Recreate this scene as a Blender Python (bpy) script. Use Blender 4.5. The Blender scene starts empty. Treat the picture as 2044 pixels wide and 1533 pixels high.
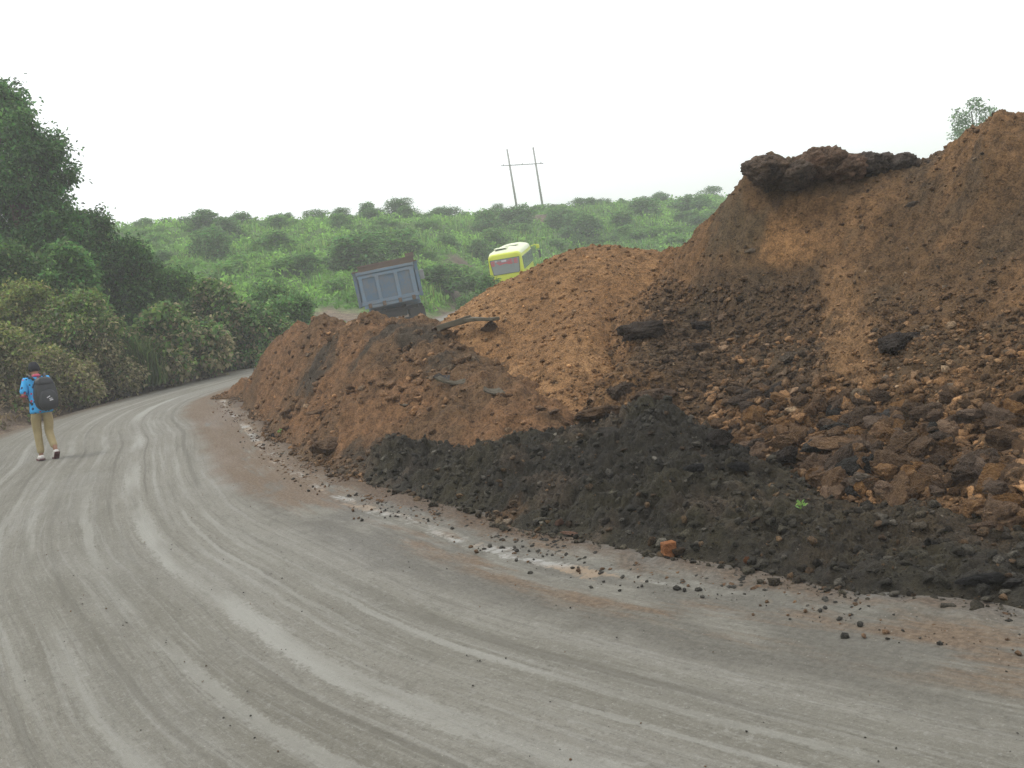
import bpy, bmesh, math, random
import numpy as np
from mathutils import Vector, Matrix, noise as mnoise
S = bpy.context.scene
COL = S.collection
rng = np.random.default_rng(11)
random.seed(11)
rad = math.radians

# ------------------------------------------------------------------ camera, sky, sun, exposure
CAM_H, FPX, PITCH, ROLL = 2.2, 2005.0, rad(-6.9), rad(-9.0)
cd = bpy.data.cameras.new('camera'); cam = bpy.data.objects.new('camera', cd); COL.objects.link(cam)
cd.sensor_width = 36.0; cd.lens = 36.0 * FPX / 2044.0; cd.clip_end = 3000; cd.clip_start = 0.05
CM = Matrix.Rotation(math.pi / 2 + PITCH, 3, 'X') @ Matrix.Rotation(ROLL, 3, 'Z')
cam.matrix_world = Matrix.Translation((0, 0, CAM_H)) @ CM.to_4x4()
S.camera = cam
W = bpy.data.worlds.new('World'); S.world = W; W.use_nodes = True
nt = W.node_tree; nt.nodes.clear()
wo = nt.nodes.new('ShaderNodeOutputWorld'); bg = nt.nodes.new('ShaderNodeBackground')
sk = nt.nodes.new('ShaderNodeTexSky'); sk.sky_type = 'NISHITA'; sk.sun_disc = False
sk.sun_elevation = rad(58); sk.sun_rotation = rad(290); sk.air_density = 1.0; sk.dust_density = 4.0
mx = nt.nodes.new('ShaderNodeMix'); mx.data_type = 'RGBA'; mx.inputs[0].default_value = 0.9
mx.inputs[7].default_value = (11.5, 11.6, 11.8, 1)          # closed white cloud deck
nt.links.new(sk.outputs[0], mx.inputs[6]); nt.links.new(mx.outputs[2], bg.inputs[0])
bg.inputs[1].default_value = 0.128
nt.links.new(bg.outputs[0], wo.inputs[0])
sd = bpy.data.lights.new('sun', 'SUN'); sd.energy = 1.4; sd.angle = rad(12); sd.color = (1, .965, .91)
sun = bpy.data.objects.new('sun', sd); COL.objects.link(sun)
az = rad(290)
sun.rotation_euler = Vector((-math.sin(az) * math.cos(rad(58)), -math.cos(az) * math.cos(rad(58)), -math.sin(rad(58)))).to_track_quat('-Z', 'Y').to_euler()
S.view_settings.view_transform = 'Standard'; S.view_settings.look = 'None'
S.view_settings.exposure = 0.0; S.view_settings.gamma = 1.0
S.cycles.use_denoising = True; S.cycles.denoising_prefilter = 'NONE'
S.cycles.max_bounces = 6; S.cycles.diffuse_bounces = 3; S.cycles.volume_bounces = 2
S.cycles.transparent_max_bounces = 8

# ------------------------------------------------------------------ pixel <-> world helpers (build-time measuring only)
CMn = np.array(CM)
def ray(x, y): return CMn @ np.array([(x - 1022) / FPX, -(y - 766.5) / FPX, -1.0])
def gnd(x, y, z=0.0):
    d = ray(x, y); t = (z - CAM_H) / d[2]; return np.array([0, 0, CAM_H]) + d * t
def at(x, y, Y):
    d = ray(x, y); return np.array([0, 0, CAM_H]) + d * (Y / d[1])
def proj(P):
    v = (np.asarray(P, float).reshape(-1, 3) - [0, 0, CAM_H]) @ CMn
    zz = np.maximum(-v[:, 2], 1e-3)
    return np.stack([1022 + FPX * v[:, 0] / zz, 766.5 - FPX * v[:, 1] / zz, -v[:, 2]], 1)

# ------------------------------------------------------------------ noise
_P = rng.permutation(512); _P = np.concatenate([_P, _P, _P])
_G = np.stack([np.cos(np.arange(512) * 2.399), np.sin(np.arange(512) * 2.399)], 1)
def perlin(x, y, seed=0):
    x = np.asarray(x, float) + seed * 17.31; y = np.asarray(y, float) - seed * 9.73
    xi = np.floor(x).astype(int); yi = np.floor(y).astype(int); fx = x - xi; fy = y - yi
    u = fx * fx * fx * (fx * (fx * 6 - 15) + 10); v = fy * fy * fy * (fy * (fy * 6 - 15) + 10)
    def g(ix, iy, dx, dy):
        h = _P[(_P[ix & 511] + iy) & 511]; return _G[h, 0] * dx + _G[h, 1] * dy
    a = g(xi, yi, fx, fy); b = g(xi + 1, yi, fx - 1, fy); c = g(xi, yi + 1, fx, fy - 1); d = g(xi + 1, yi + 1, fx - 1, fy - 1)
    return (a + u * (b - a)) + v * ((c + u * (d - c)) - (a + u * (b - a)))
def fbm(x, y, sc, octs=4, seed=0, gain=.5):
    r = 0; a = 1.0
    for o in range(octs):
        r = r + a * perlin(np.asarray(x) * sc * 2 ** o, np.asarray(y) * sc * 2 ** o, seed + o); a *= gain
    return r
def billow(x, y, sc, octs=4, seed=0, gain=.55):
    r = 0; a = 1.0
    for o in range(octs):
        r = r + a * (.35 - np.abs(perlin(np.asarray(x) * sc * 2 ** o, np.asarray(y) * sc * 2 ** o, seed + o)) * 1.4); a *= gain
    return r
def cells(x, y, sc, seed=0):
    """bumps like packed clods: height 1 at a cell centre, 0 at its border, with random size"""
    x = np.asarray(x) * sc; y = np.asarray(y) * sc
    xi = np.floor(x).astype(int); yi = np.floor(y).astype(int); best = np.zeros_like(x)
    for dx in (-1, 0, 1):
        for dy in (-1, 0, 1):
            h = _P[(_P[(xi + dx + seed * 31) & 511] + yi + dy) & 511]
            px = xi + dx + ((h * 37) % 101) / 101.; py = yi + dy + ((h * 53) % 103) / 103.
            r = .35 + .4 * ((h * 71) % 97) / 97.
            d2 = ((x - px) ** 2 + (y - py) ** 2) / (r * r)
            best = np.maximum(best, np.sqrt(np.maximum(0, 1 - d2)) * r)
    return best
def smooth_a(e0, e1, x):
    t = np.clip((x - e0) / (e1 - e0), 0, 1); return t * t * (3 - 2 * t)
def smooth(e0, e1, x):
    t = np.clip((np.asarray(x, float) - e0) / (e1 - e0), 0, 1); return t * t * (3 - 2 * t)

# ------------------------------------------------------------------ objects
def tag(o, label=None, cat=None, group=None, kind=None):
    if label: o['label'] = label
    if cat: o['category'] = cat
    if group: o['group'] = group
    if kind: o['kind'] = kind
    return o
def link(name, me, mat=None, parent=None):
    o = bpy.data.objects.new(name, me); COL.objects.link(o)
    if mat is not None and me is not None and not me.materials: me.materials.append(mat)
    if parent is not None: o.parent = parent
    return o
def empty(name, loc, rz=0):
    o = bpy.data.objects.new(name, None); COL.objects.link(o); o.location = loc; o.rotation_euler = (0, 0, rz); return o
def np_mesh(name, V, Fc, n, col=None, smoothf=False):
    """V (k,3), Fc (m,n) faces all with n corners, col (k,3) point colours"""
    me = bpy.data.meshes.new(name); V = np.ascontiguousarray(V, np.float32); Fc = np.ascontiguousarray(Fc, np.int32)
    me.vertices.add(len(V)); me.vertices.foreach_set('co', V.ravel())
    me.loops.add(Fc.size); me.loops.foreach_set('vertex_index', Fc.ravel())
    me.polygons.add(len(Fc)); me.polygons.foreach_set('loop_start', np.arange(len(Fc), dtype=np.int32) * n)
    if smoothf: me.polygons.foreach_set('use_smooth', np.ones(len(Fc), bool))
    if col is not None:
        a = me.color_attributes.new('Col', 'FLOAT_COLOR', 'POINT')
        c4 = np.ones((len(V), 4), np.float32); c4[:, :3] = col; a.data.foreach_set('color', c4.ravel())
    me.update(calc_edges=True); me.validate(); return me
def add_uv(me, uv):
    li = np.zeros(len(me.loops), np.int32); me.loops.foreach_get('vertex_index', li)
    l = me.uv_layers.new(name='UVMap'); l.data.foreach_set('uv', np.ascontiguousarray(uv[li], np.float32).ravel())
class MB:
    """collects boxes, tubes and prisms into ONE mesh"""
    def __init__(s): s.bm = bmesh.new()
    def box(s, c, d, rot=None, bevel=0.0):
        r = bmesh.ops.create_cube(s.bm, size=1.0); vs = r['verts']
        M = Matrix.Translation(c) @ (rot.to_4x4() if rot is not None else Matrix()) @ Matrix.Diagonal((d[0], d[1], d[2], 1))
        bmesh.ops.transform(s.bm, matrix=M, verts=vs)
        if bevel > 0:
            es = list({e for v in vs for e in v.link_edges})
            bmesh.ops.bevel(s.bm, geom=es, offset=bevel, segments=2, affect='EDGES', profile=.6)
        return s
    def tube(s, pts, rs, n=10, cap=True):
        pts = [Vector(p) for p in pts]
        if not hasattr(rs, '__len__'): rs = [rs] * len(pts)
        rings = []
        up = Vector((.13, .31, .94)).normalized()
        for i, p in enumerate(pts):
            t = (pts[min(i + 1, len(pts) - 1)] - pts[max(i - 1, 0)]).normalized()
            if abs(t.dot(up)) > .96: up = Vector((1, .1, 0)).normalized()
            a = t.cross(up).normalized(); b = t.cross(a).normalized()
            rings.append([s.bm.verts.new(p + (a * math.cos(k * 2 * math.pi / n) + b * math.sin(k * 2 * math.pi / n)) * rs[i]) for k in range(n)])
        for i in range(len(rings) - 1):
            for k in range(n): s.bm.faces.new((rings[i][k], rings[i][(k + 1) % n], rings[i + 1][(k + 1) % n], rings[i + 1][k]))
        if cap: s.bm.faces.new(rings[0]); s.bm.faces.new(list(reversed(rings[-1])))
        return s
    def build(s, name, mat, parent=None, sm=False):
        bmesh.ops.recalc_face_normals(s.bm, faces=s.bm.faces)
        me = bpy.data.meshes.new(name); s.bm.to_mesh(me); s.bm.free()
        if sm: me.polygons.foreach_set('use_smooth', np.ones(len(me.polygons), bool))
        return link(name, me, mat, parent)

# ------------------------------------------------------------------ materials
class NB:
    def __init__(s, name):
        s.m = bpy.data.materials.new(name); s.m.use_nodes = True; s.t = s.m.node_tree; s.t.nodes.clear()
        s.out = s.n('ShaderNodeOutputMaterial')
    def n(s, ty, **kw):
        x = s.t.nodes.new(ty)
        for k, v in kw.items(): setattr(x, k, v)
        return x
    def l(s, a, b): s.t.links.new(a, b); return s
    def val(s, sock, v):
        if hasattr(v, 'node'): s.l(v, sock)
        else: sock.default_value = v
    def math(s, op, a, b=0.0, c=None, clamp=False):
        x = s.n('ShaderNodeMath', operation=op, use_clamp=clamp); s.val(x.inputs[0], a); s.val(x.inputs[1], b)
        if c is not None: s.val(x.inputs[2], c)
        return x.outputs[0]
    def noise(s, vec, scale, detail=4, rough=.55, dist=0.0):
        x = s.n('ShaderNodeTexNoise'); x.inputs['Scale'].default_value = scale; x.inputs['Detail'].default_value = detail
        x.inputs['Roughness'].default_value = rough; x.inputs['Distortion'].default_value = dist
        if vec is not None: s.l(vec, x.inputs['Vector'])
        return x.outputs[0]
    def ramp(s, f, lo, hi, a=0.0, b=1.0):
        x = s.n('ShaderNodeMapRange'); x.interpolation_type = 'SMOOTHSTEP'
        s.val(x.inputs[0], f); x.inputs[1].default_value = lo; x.inputs[2].default_value = hi; x.inputs[3].default_value = a; x.inputs[4].default_value = b
        return x.outputs[0]
    def mix(s, f, a, b, mode='MIX'):
        x = s.n('ShaderNodeMix', data_type='RGBA', blend_type=mode); s.val(x.inputs[0], f)
        for k, v in ((6, a), (7, b)):
            if hasattr(v, 'node'): s.l(v, x.inputs[k])
            else: x.inputs[k].default_value = (*v, 1) if len(v) == 3 else v
        return x.outputs[2]
    def vec(s, v, sc):
        x = s.n('ShaderNodeMapping'); x.inputs['Scale'].default_value = sc; s.l(v, x.inputs[0]); return x.outputs[0]
    def bump(s, h, st, d=.02, nrm=None):
        x = s.n('ShaderNodeBump'); x.inputs['Strength'].default_value = st; x.inputs['Distance'].default_value = d; s.l(h, x.inputs['Height'])
        if nrm is not None: s.l(nrm, x.inputs['Normal'])
        return x.outputs[0]
    def princ(s, col, rough=.8, nrm=None, metal=0.0, spec=.3, **kw):
        p = s.n('ShaderNodeBsdfPrincipled'); s.val(p.inputs['Base Color'], col if hasattr(col, 'node') else (*col, 1))
        s.val(p.inputs['Roughness'], rough); p.inputs['Metallic'].default_value = metal; p.inputs['Specular IOR Level'].default_value = spec
        if nrm is not None: s.l(nrm, p.inputs['Normal'])
        s.l(p.outputs[0], s.out.inputs[0]); return p
def obj_co(b): return b.n('ShaderNodeTexCoord').outputs['Object']

def m_soil(name, sc=1.0, bump=1.0, rough=.93):
    b = NB(name); co = obj_co(b)
    at_ = b.n('ShaderNodeAttribute', attribute_name='Col').outputs['Color']
    n1 = b.noise(co, 9 * sc, 6, .65); n2 = b.noise(co, 45 * sc, 5, .6); n3 = b.noise(co, 160 * sc, 3, .6)
    v = b.math('ADD', b.math('MULTIPLY', n1, .5), b.math('MULTIPLY', n2, .5))
    v = b.math('ADD', b.math('MULTIPLY', v, .7), b.math('MULTIPLY', n3, .3)); g = b.ramp(v, .39, .61, .38, 1.65)
    c = b.mix(1.0, at_, b.n('ShaderNodeCombineColor').outputs[0], 'MULTIPLY')
    cc = b.n('ShaderNodeCombineColor'); [b.l(g, cc.inputs[i]) for i in range(3)]
    c = b.mix(1.0, at_, cc.outputs[0], 'MULTIPLY')
    pale = b.ramp(b.noise(co, 60 * sc, 2, .5), .66, .72)
    c = b.mix(b.math('MULTIPLY', pale, .4), c, b.mix(1.0, at_, (2.2, 2.2, 2.2), 'MULTIPLY'))
    h = b.math('ADD', b.math('MULTIPLY', n2, 1.0), b.math('MULTIPLY', n3, .6))
    b.princ(c, rough, b.bump(h, bump, .03), spec=.25); return b.m
def m_rock(name, c1, c2, c3):
    b = NB(name); co = obj_co(b); r = b.n('ShaderNodeObjectInfo').outputs['Random']
    n1 = b.noise(co, 2.2, 6, .65, .6); n2 = b.noise(co, 9, 6, .7)
    c = b.mix(b.ramp(n1, .35, .65), c1, c2); c = b.mix(b.math('MULTIPLY', b.ramp(n2, .52, .7), .7), c, c3)
    hs = b.n('ShaderNodeHueSaturation'); b.l(c, hs.inputs['Color']); b.l(b.ramp(r, 0, 1, .65, 1.4), hs.inputs['Value'])
    b.l(b.ramp(b.math('FRACT', b.math('MULTIPLY', r, 7.3)), 0, 1, .8, 1.1), hs.inputs['Saturation'])
    b.princ(hs.outputs[0], .9, b.bump(b.math('ADD', n1, b.math('MULTIPLY', n2, 1.0)), 1.0, .25), spec=.2); return b.m
def m_leaf(name, rough=.5, tr=.5):
    b = NB(name); a = b.n('ShaderNodeAttribute', attribute_name='Col').outputs['Color']
    p = b.princ(a, rough, spec=.25)
    t = b.n('ShaderNodeBsdfTranslucent'); hs = b.n('ShaderNodeHueSaturation'); hs.inputs['Value'].default_value = 1.3; b.l(a, hs.inputs['Color']); b.l(hs.outputs[0], t.inputs[0])
    ms = b.n('ShaderNodeMixShader'); ms.inputs[0].default_value = tr; b.l(p.outputs[0], ms.inputs[1]); b.l(t.outputs[0], ms.inputs[2]); b.l(ms.outputs[0], b.out.inputs[0]); return b.m
def m_plain(name, col, rough=.6, dirt=None, amt=.5, sc=3, metal=0.0, spec=.3, bump=0.1):
    b = NB(name); co = obj_co(b)
    n1 = b.noise(co, sc, 6, .65); n2 = b.noise(co, sc * 7, 4, .6)
    d = dirt or tuple(x * .6 for x in col)
    c = b.mix(b.math('MULTIPLY', b.ramp(b.math('ADD', b.math('MULTIPLY', n1, .65), b.math('MULTIPLY', n2, .35)), .38, .66), amt), col, d)
    b.princ(c, rough, b.bump(n2, bump, .01), metal, spec); return b.m

M_soil = m_soil('loose_soil'); M_soil_black = m_soil('black_soil', 1.2, 1.0, .6)
M_leaf = m_leaf('leaf'); M_far = m_leaf('far_leaf', .7, .5)
M_bark = m_plain('bark', (.12, .09, .065), .9, (.05, .04, .03), .8, 6, bump=.5)
M_rock_b = m_rock('brown_rock', (0.231, 0.147, 0.085), (0.125, 0.077, 0.045), (0.325, 0.219, 0.138))
M_rock_o = m_rock('orange_rock', (0.338, 0.194, 0.090), (0.200, 0.110, 0.053), (0.450, 0.306, 0.181))
M_rock_d = m_rock('dark_rock', (0.076, 0.054, 0.038), (0.046, 0.034, 0.026), (0.109, 0.076, 0.050))
M_rock_g = m_rock('grey_rock', (0.091, 0.083, 0.071), (0.055, 0.050, 0.044), (0.145, 0.121, 0.093))
M_rock_k = m_rock('black_clod', (0.040, 0.038, 0.035), (0.025, 0.024, 0.023), (0.072, 0.066, 0.058))
M_rock_p = m_rock('pale_rock', (0.302, 0.238, 0.166), (0.216, 0.144, 0.086), (0.360, 0.310, 0.245))
M_brick = m_rock('brick_rock', (.36, .17, .085), (.28, .125, .065), (.44, .27, .16))

# ------------------------------------------------------------------ road geometry: inner edge line (the worn white line) and outer edge
LINE = np.array([(13.5, -6.5), (9.5, -2.5), (6.8, .2), (4.9, 2.0), (3.4, 3.4), (2.2, 4.6), (1.2, 5.7), (.25, 6.85), (-.45, 7.9), (-1.1, 9.0), (-1.85, 10.3), (-2.6, 11.85), (-3.5, 14.1),
                 (-5.1, 18.8), (-6.6, 22.9), (-7.05, 26.2), (-5.9, 30.0), (-3.6, 34.0), (-1.4, 39.0), (1.0, 46.0), (2.6, 52.5), (3.9, 59.0), (6.2, 66.0), (12, 72), (22, 75), (36, 76), (60, 74)])
OUTW = np.array([(0, 22), (8, 17), (16, 14), (22, 11.5), (27, 9.2), (33, 6.2), (37, 5.2), (41, 5.2), (46, 5.0), (60, 5.2), (120, 6)])
def resample(P, step):
    # Catmull-Rom through P then equal spacing
    Q = []
    for i in range(len(P) - 1):
        p0, p1, p2, p3 = P[max(i - 1, 0)], P[i], P[i + 1], P[min(i + 2, len(P) - 1)]
        for t in np.linspace(0, 1, 24, endpoint=False):
            Q.append(.5 * ((2 * p1) + (-p0 + p2) * t + (2 * p0 - 5 * p1 + 4 * p2 - p3) * t * t + (-p0 + 3 * p1 - 3 * p2 + p3) * t ** 3))
    Q.append(P[-1]); Q = np.array(Q); d = np.r_[0, np.cumsum(np.linalg.norm(np.diff(Q, axis=0), axis=1))]
    ss = np.arange(0, d[-1], step); return np.stack([np.interp(ss, d, Q[:, 0]), np.interp(ss, d, Q[:, 1])], 1), ss
RL, RS = resample(LINE, .12)
TAN = np.gradient(RL, axis=0); 
k_ = np.exp(-np.linspace(-2, 2, 41) ** 2); k_ /= k_.sum()
TAN = np.stack([np.convolve(np.pad(TAN[:, i], 20, 'edge'), k_, 'valid') for i in (0, 1)], 1)
TAN /= np.linalg.norm(TAN, axis=1)[:, None]
NRM = np.stack([-TAN[:, 1], TAN[:, 0]], 1)          # to the left = onto the road
s_near = RS[np.argmin(np.hypot(RL[:, 0] - 2.2, RL[:, 1] - 4.6))]
def road_w(s):
    # road width to the outer edge, keyed by Y of the inner line
    y = np.interp(s, RS, RL[:, 1])
    return np.interp(y, [-8, 0, 5, 9, 14, 19, 23, 26.2, 30, 34, 46, 60, 120], [22, 20, 17, 14, 11.5, 8.2, 5.6, 4.8, 4.7, 4.7, 5.0, 5.6, 6.0])
def road_st(X, Y):
    """nearest s and signed offset t from the inner line for arrays of points"""
    X = np.asarray(X, float).ravel(); Y = np.asarray(Y, float).ravel(); s = np.zeros_like(X); t = np.zeros_like(X)
    A = RL[::3]
    for i in range(0, len(X), 20000):
        xx = X[i:i + 20000, None] - A[None, :, 0]; yy = Y[i:i + 20000, None] - A[None, :, 1]
        k = np.argmin(xx * xx + yy * yy, 1) ; r = np.arange(len(k))
        s[i:i + 20000] = RS[::3][k]; t[i:i + 20000] = xx[r, k] * NRM[::3][k, 0] + yy[r, k] * NRM[::3][k, 1]
    return s, t
OUT = RL + NRM * road_w(RS)[:, None]
def road_grade(y): return 3.0 * smooth(60, 130, y)      # the road climbs past the bus

# ------------------------------------------------------------------ terrain: left bank and hill beyond the road
_cr = [at(*q) for q in ((250, 462, 90), (300, 462, 92), (500, 458, 94), (640, 452, 97), (800, 450, 100), (900, 455, 103), (1040, 447, 108), (1200, 436, 112), (1330, 432, 116), (1450, 425, 120))]
CREST = np.array([(-120, 90, _cr[0][2] + 1), (-60, 90, _cr[0][2] + .5)] + [(q[0], q[1], q[2] - 1.3) for q in _cr] + [(38, 124, 2.6), (60, 124, 1.5), (120, 124, 1.0)])
def terrain_z(X, Y):
    sh = np.shape(X); X = np.asarray(X, float).ravel(); Y = np.asarray(Y, float).ravel()
    s, t = road_st(X, Y); d = t - road_w(s)                       # >0 outside the outer edge
    base = road_grade(Y) - .10
    nz = fbm(X, Y, .11, 4, 3)
    bank = np.where(Y < 60, 1, 0) * (.62 * np.clip(d - .8, 0, 9) + .12 * np.clip(d - 9.8, 0, 60))
    fadeb = 1 - smooth(34, 44, Y + .35 * np.clip(-X - 8, 0, 60) * 0)
    bank = bank * fadeb
    cy = np.interp(X, CREST[:, 0], CREST[:, 1]); cz = np.interp(X, CREST[:, 0], CREST[:, 2])
    foot = np.interp(X, [-60, -20, -9, -6, -3.5, -1, 6, 14, 40, 90], [40, 40, 41, 43, 50, 63, 78, 82, 82, 82])
    u = np.clip((Y - foot) / (cy - foot), 0, 1)
    hill = cz * (1 - (1 - u) ** 1.5) * np.where(Y > foot, 1, 0)
    hill = hill + np.where(Y > cy, -np.clip(Y - cy, 0, 60) * .06, 0)
    cut = np.where(t > 0, smooth(.1, 1.6, d), smooth(.6, 3.5, -t)) * 1.0
    z = np.maximum(hill, bank) * cut
    und = (nz * .4 + np.abs(fbm(X, Y, .22, 3, 8)) * .9) * smooth(1.0, 6, np.maximum(hill, bank)) * cut
    steps = .35 * np.sin(u * 17 + nz * 3.0 + X * .06) * smooth(.06, .3, u) * (1 - smooth(.9, 1, u))
    z = z + und + steps * cut
    # low cut bank of bare grey earth left of the lorry
    return (base + z).reshape(sh)
xs = np.r_[np.linspace(-600, -120, 10), np.linspace(-100, -34, 50), np.linspace(-33, 60, 280), np.linspace(62, 120, 40), np.linspace(150, 600, 10)]
ys = np.r_[np.linspace(-600, -40, 10), np.linspace(-30, 16, 40), np.linspace(17, 140, 340), np.linspace(145, 240, 20), np.linspace(280, 700, 10)]
GX, GY = np.meshgrid(xs, ys); GZ = terrain_z(GX, GY)
def grid_faces(ny, nx):
    i = np.arange(ny * nx).reshape(ny, nx)
    return np.stack([i[:-1, :-1], i[:-1, 1:], i[1:, 1:], i[1:, :-1]], -1).reshape(-1, 4)
def bil(xa, ya, Z, X, Y):
    ix = np.clip(np.searchsorted(xa, X) - 1, 0, len(xa) - 2); iy = np.clip(np.searchsorted(ya, Y) - 1, 0, len(ya) - 2)
    fx = np.clip((X - xa[ix]) / (xa[ix + 1] - xa[ix]), 0, 1); fy = np.clip((Y - ya[iy]) / (ya[iy + 1] - ya[iy]), 0, 1)
    return (Z[iy, ix] * (1 - fx) + Z[iy, ix + 1] * fx) * (1 - fy) + (Z[iy + 1, ix] * (1 - fx) + Z[iy + 1, ix + 1] * fx) * fy
def tz(x, y): return float(bil(xs, ys, GZ, np.array([x]), np.array([y]))[0])
# colour zones of the ground: bare earth by the road, green on the slopes
def ground_bare(X, Y):
    X = np.asarray(X, float).ravel(); Y = np.asarray(Y, float).ravel(); s, t = road_st(X, Y); d = np.where(t > 0, t - road_w(s), -t)
    near = 1 - smooth_a(np.where(Y < 36, 1.6, .4), np.where(Y < 36, 3.6, 1.3), d + fbm(X, Y, .4, 3, 5) * 1.2)
    patch = np.zeros_like(X)
    for px, py, Yp, r in ((690, 612, 46, 3.0), (930, 545, 72, 1.3), (905, 590, 62, .8), (1105, 470, 100, 1.6), (800, 600, 48, 2.0)):
        c = at(px, py, Yp); patch = np.maximum(patch, 1 - smooth(r * .55, r * 1.1, np.hypot(X - c[0], (Y - c[1]) * .6) + fbm(X, Y, .5, 3, 12) * 1.6))
    return np.maximum(near, patch), near, patch
bare, _, _ = ground_bare(GX, GY)
gn = fbm(GX.ravel(), GY.ravel(), .3, 4, 21)
gcol = np.array([.085, .15, .038])[None] * (1 + .7 * gn[:, None])
bcol = np.array([.125, .095, .068])[None] * (1 + .5 * gn[:, None])
gc = gcol * (1 - bare[:, None]) + bcol * bare[:, None]
g = link('ground', np_mesh('ground', np.stack([GX.ravel(), GY.ravel(), GZ.ravel()], 1), grid_faces(len(ys), len(xs)), 4, gc, True), m_soil('ground_soil', .35, .5))
tag(g, kind='structure')

# ------------------------------------------------------------------ road sheet
ts = np.r_[np.linspace(-2.6, 2.6, 80), np.linspace(2.7, 8, 60)[0:], np.linspace(8.2, 24, 40)]
sel = np.arange(0, len(RS)); ss = RS[sel]
Tm = np.tile(ts, (len(ss), 1)); Wd = road_w(ss)[:, None]
Tm = np.minimum(Tm, Wd + .9 + .25 * fbm(np.tile(ss[:, None], (1, len(ts))), Tm * 0, .5, 3, 4) + (ts[None] - 24) * 1e-4)
RX = RL[sel, 0][:, None] + NRM[sel, 0][:, None] * Tm; RY = RL[sel, 1][:, None] + NRM[sel, 1][:, None] * Tm
Sm = np.tile(ss[:, None], (1, len(ts)))
wob = fbm(Sm, Tm, .25, 3, 9) * .3
RZ = road_grade(RY) + .012 * fbm(Sm * .35, (Tm + wob) * 3.2, 1.0, 4, 31) + .006 * fbm(Sm * 1.5, Tm * 9, 1.0, 2, 33)
rid = np.exp(-((Tm + .28 + .12 * wob) / .16) ** 2) * (.4 + .6 * smooth(-.2, .4, fbm(Sm, Tm, .9, 3, 41)))
rid2 = np.exp(-((Tm - 1.02 + .1 * wob) / .10) ** 2) * .5 * smooth(-.1, .4, fbm(Sm, Tm, .5, 3, 42)) + np.exp(-((Tm - .35 + .12 * wob) / .09) ** 2) * .4 * smooth(-.1, .4, fbm(Sm, Tm, .6, 3, 44))
RZ = RZ + rid * (.03 + .06 * billow(Sm, Tm, 4, 4, 43)) + rid2 * (.022 + .02 * fbm(Sm, Tm, 6, 3, 45))
RZ = RZ - .12 * smooth(.2, .9, Tm - Wd) - .12 * smooth(1.6, 2.5, -Tm) + .004
rme = np_mesh('road', np.stack([RX.ravel(), RY.ravel(), RZ.ravel()], 1), grid_faces(len(ss), len(ts))[:, ::-1], 4, None, True)
add_uv(rme, np.stack([Sm.ravel(), Tm.ravel()], 1))
ea = rme.attributes.new('edge', 'FLOAT', 'POINT'); ea.data.foreach_set('value', (Tm - Wd).ravel().astype(np.float32))
S_LINE = float(RS[np.argmin(np.hypot(RL[:, 0] - .75, RL[:, 1] - 6.25))])
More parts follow.
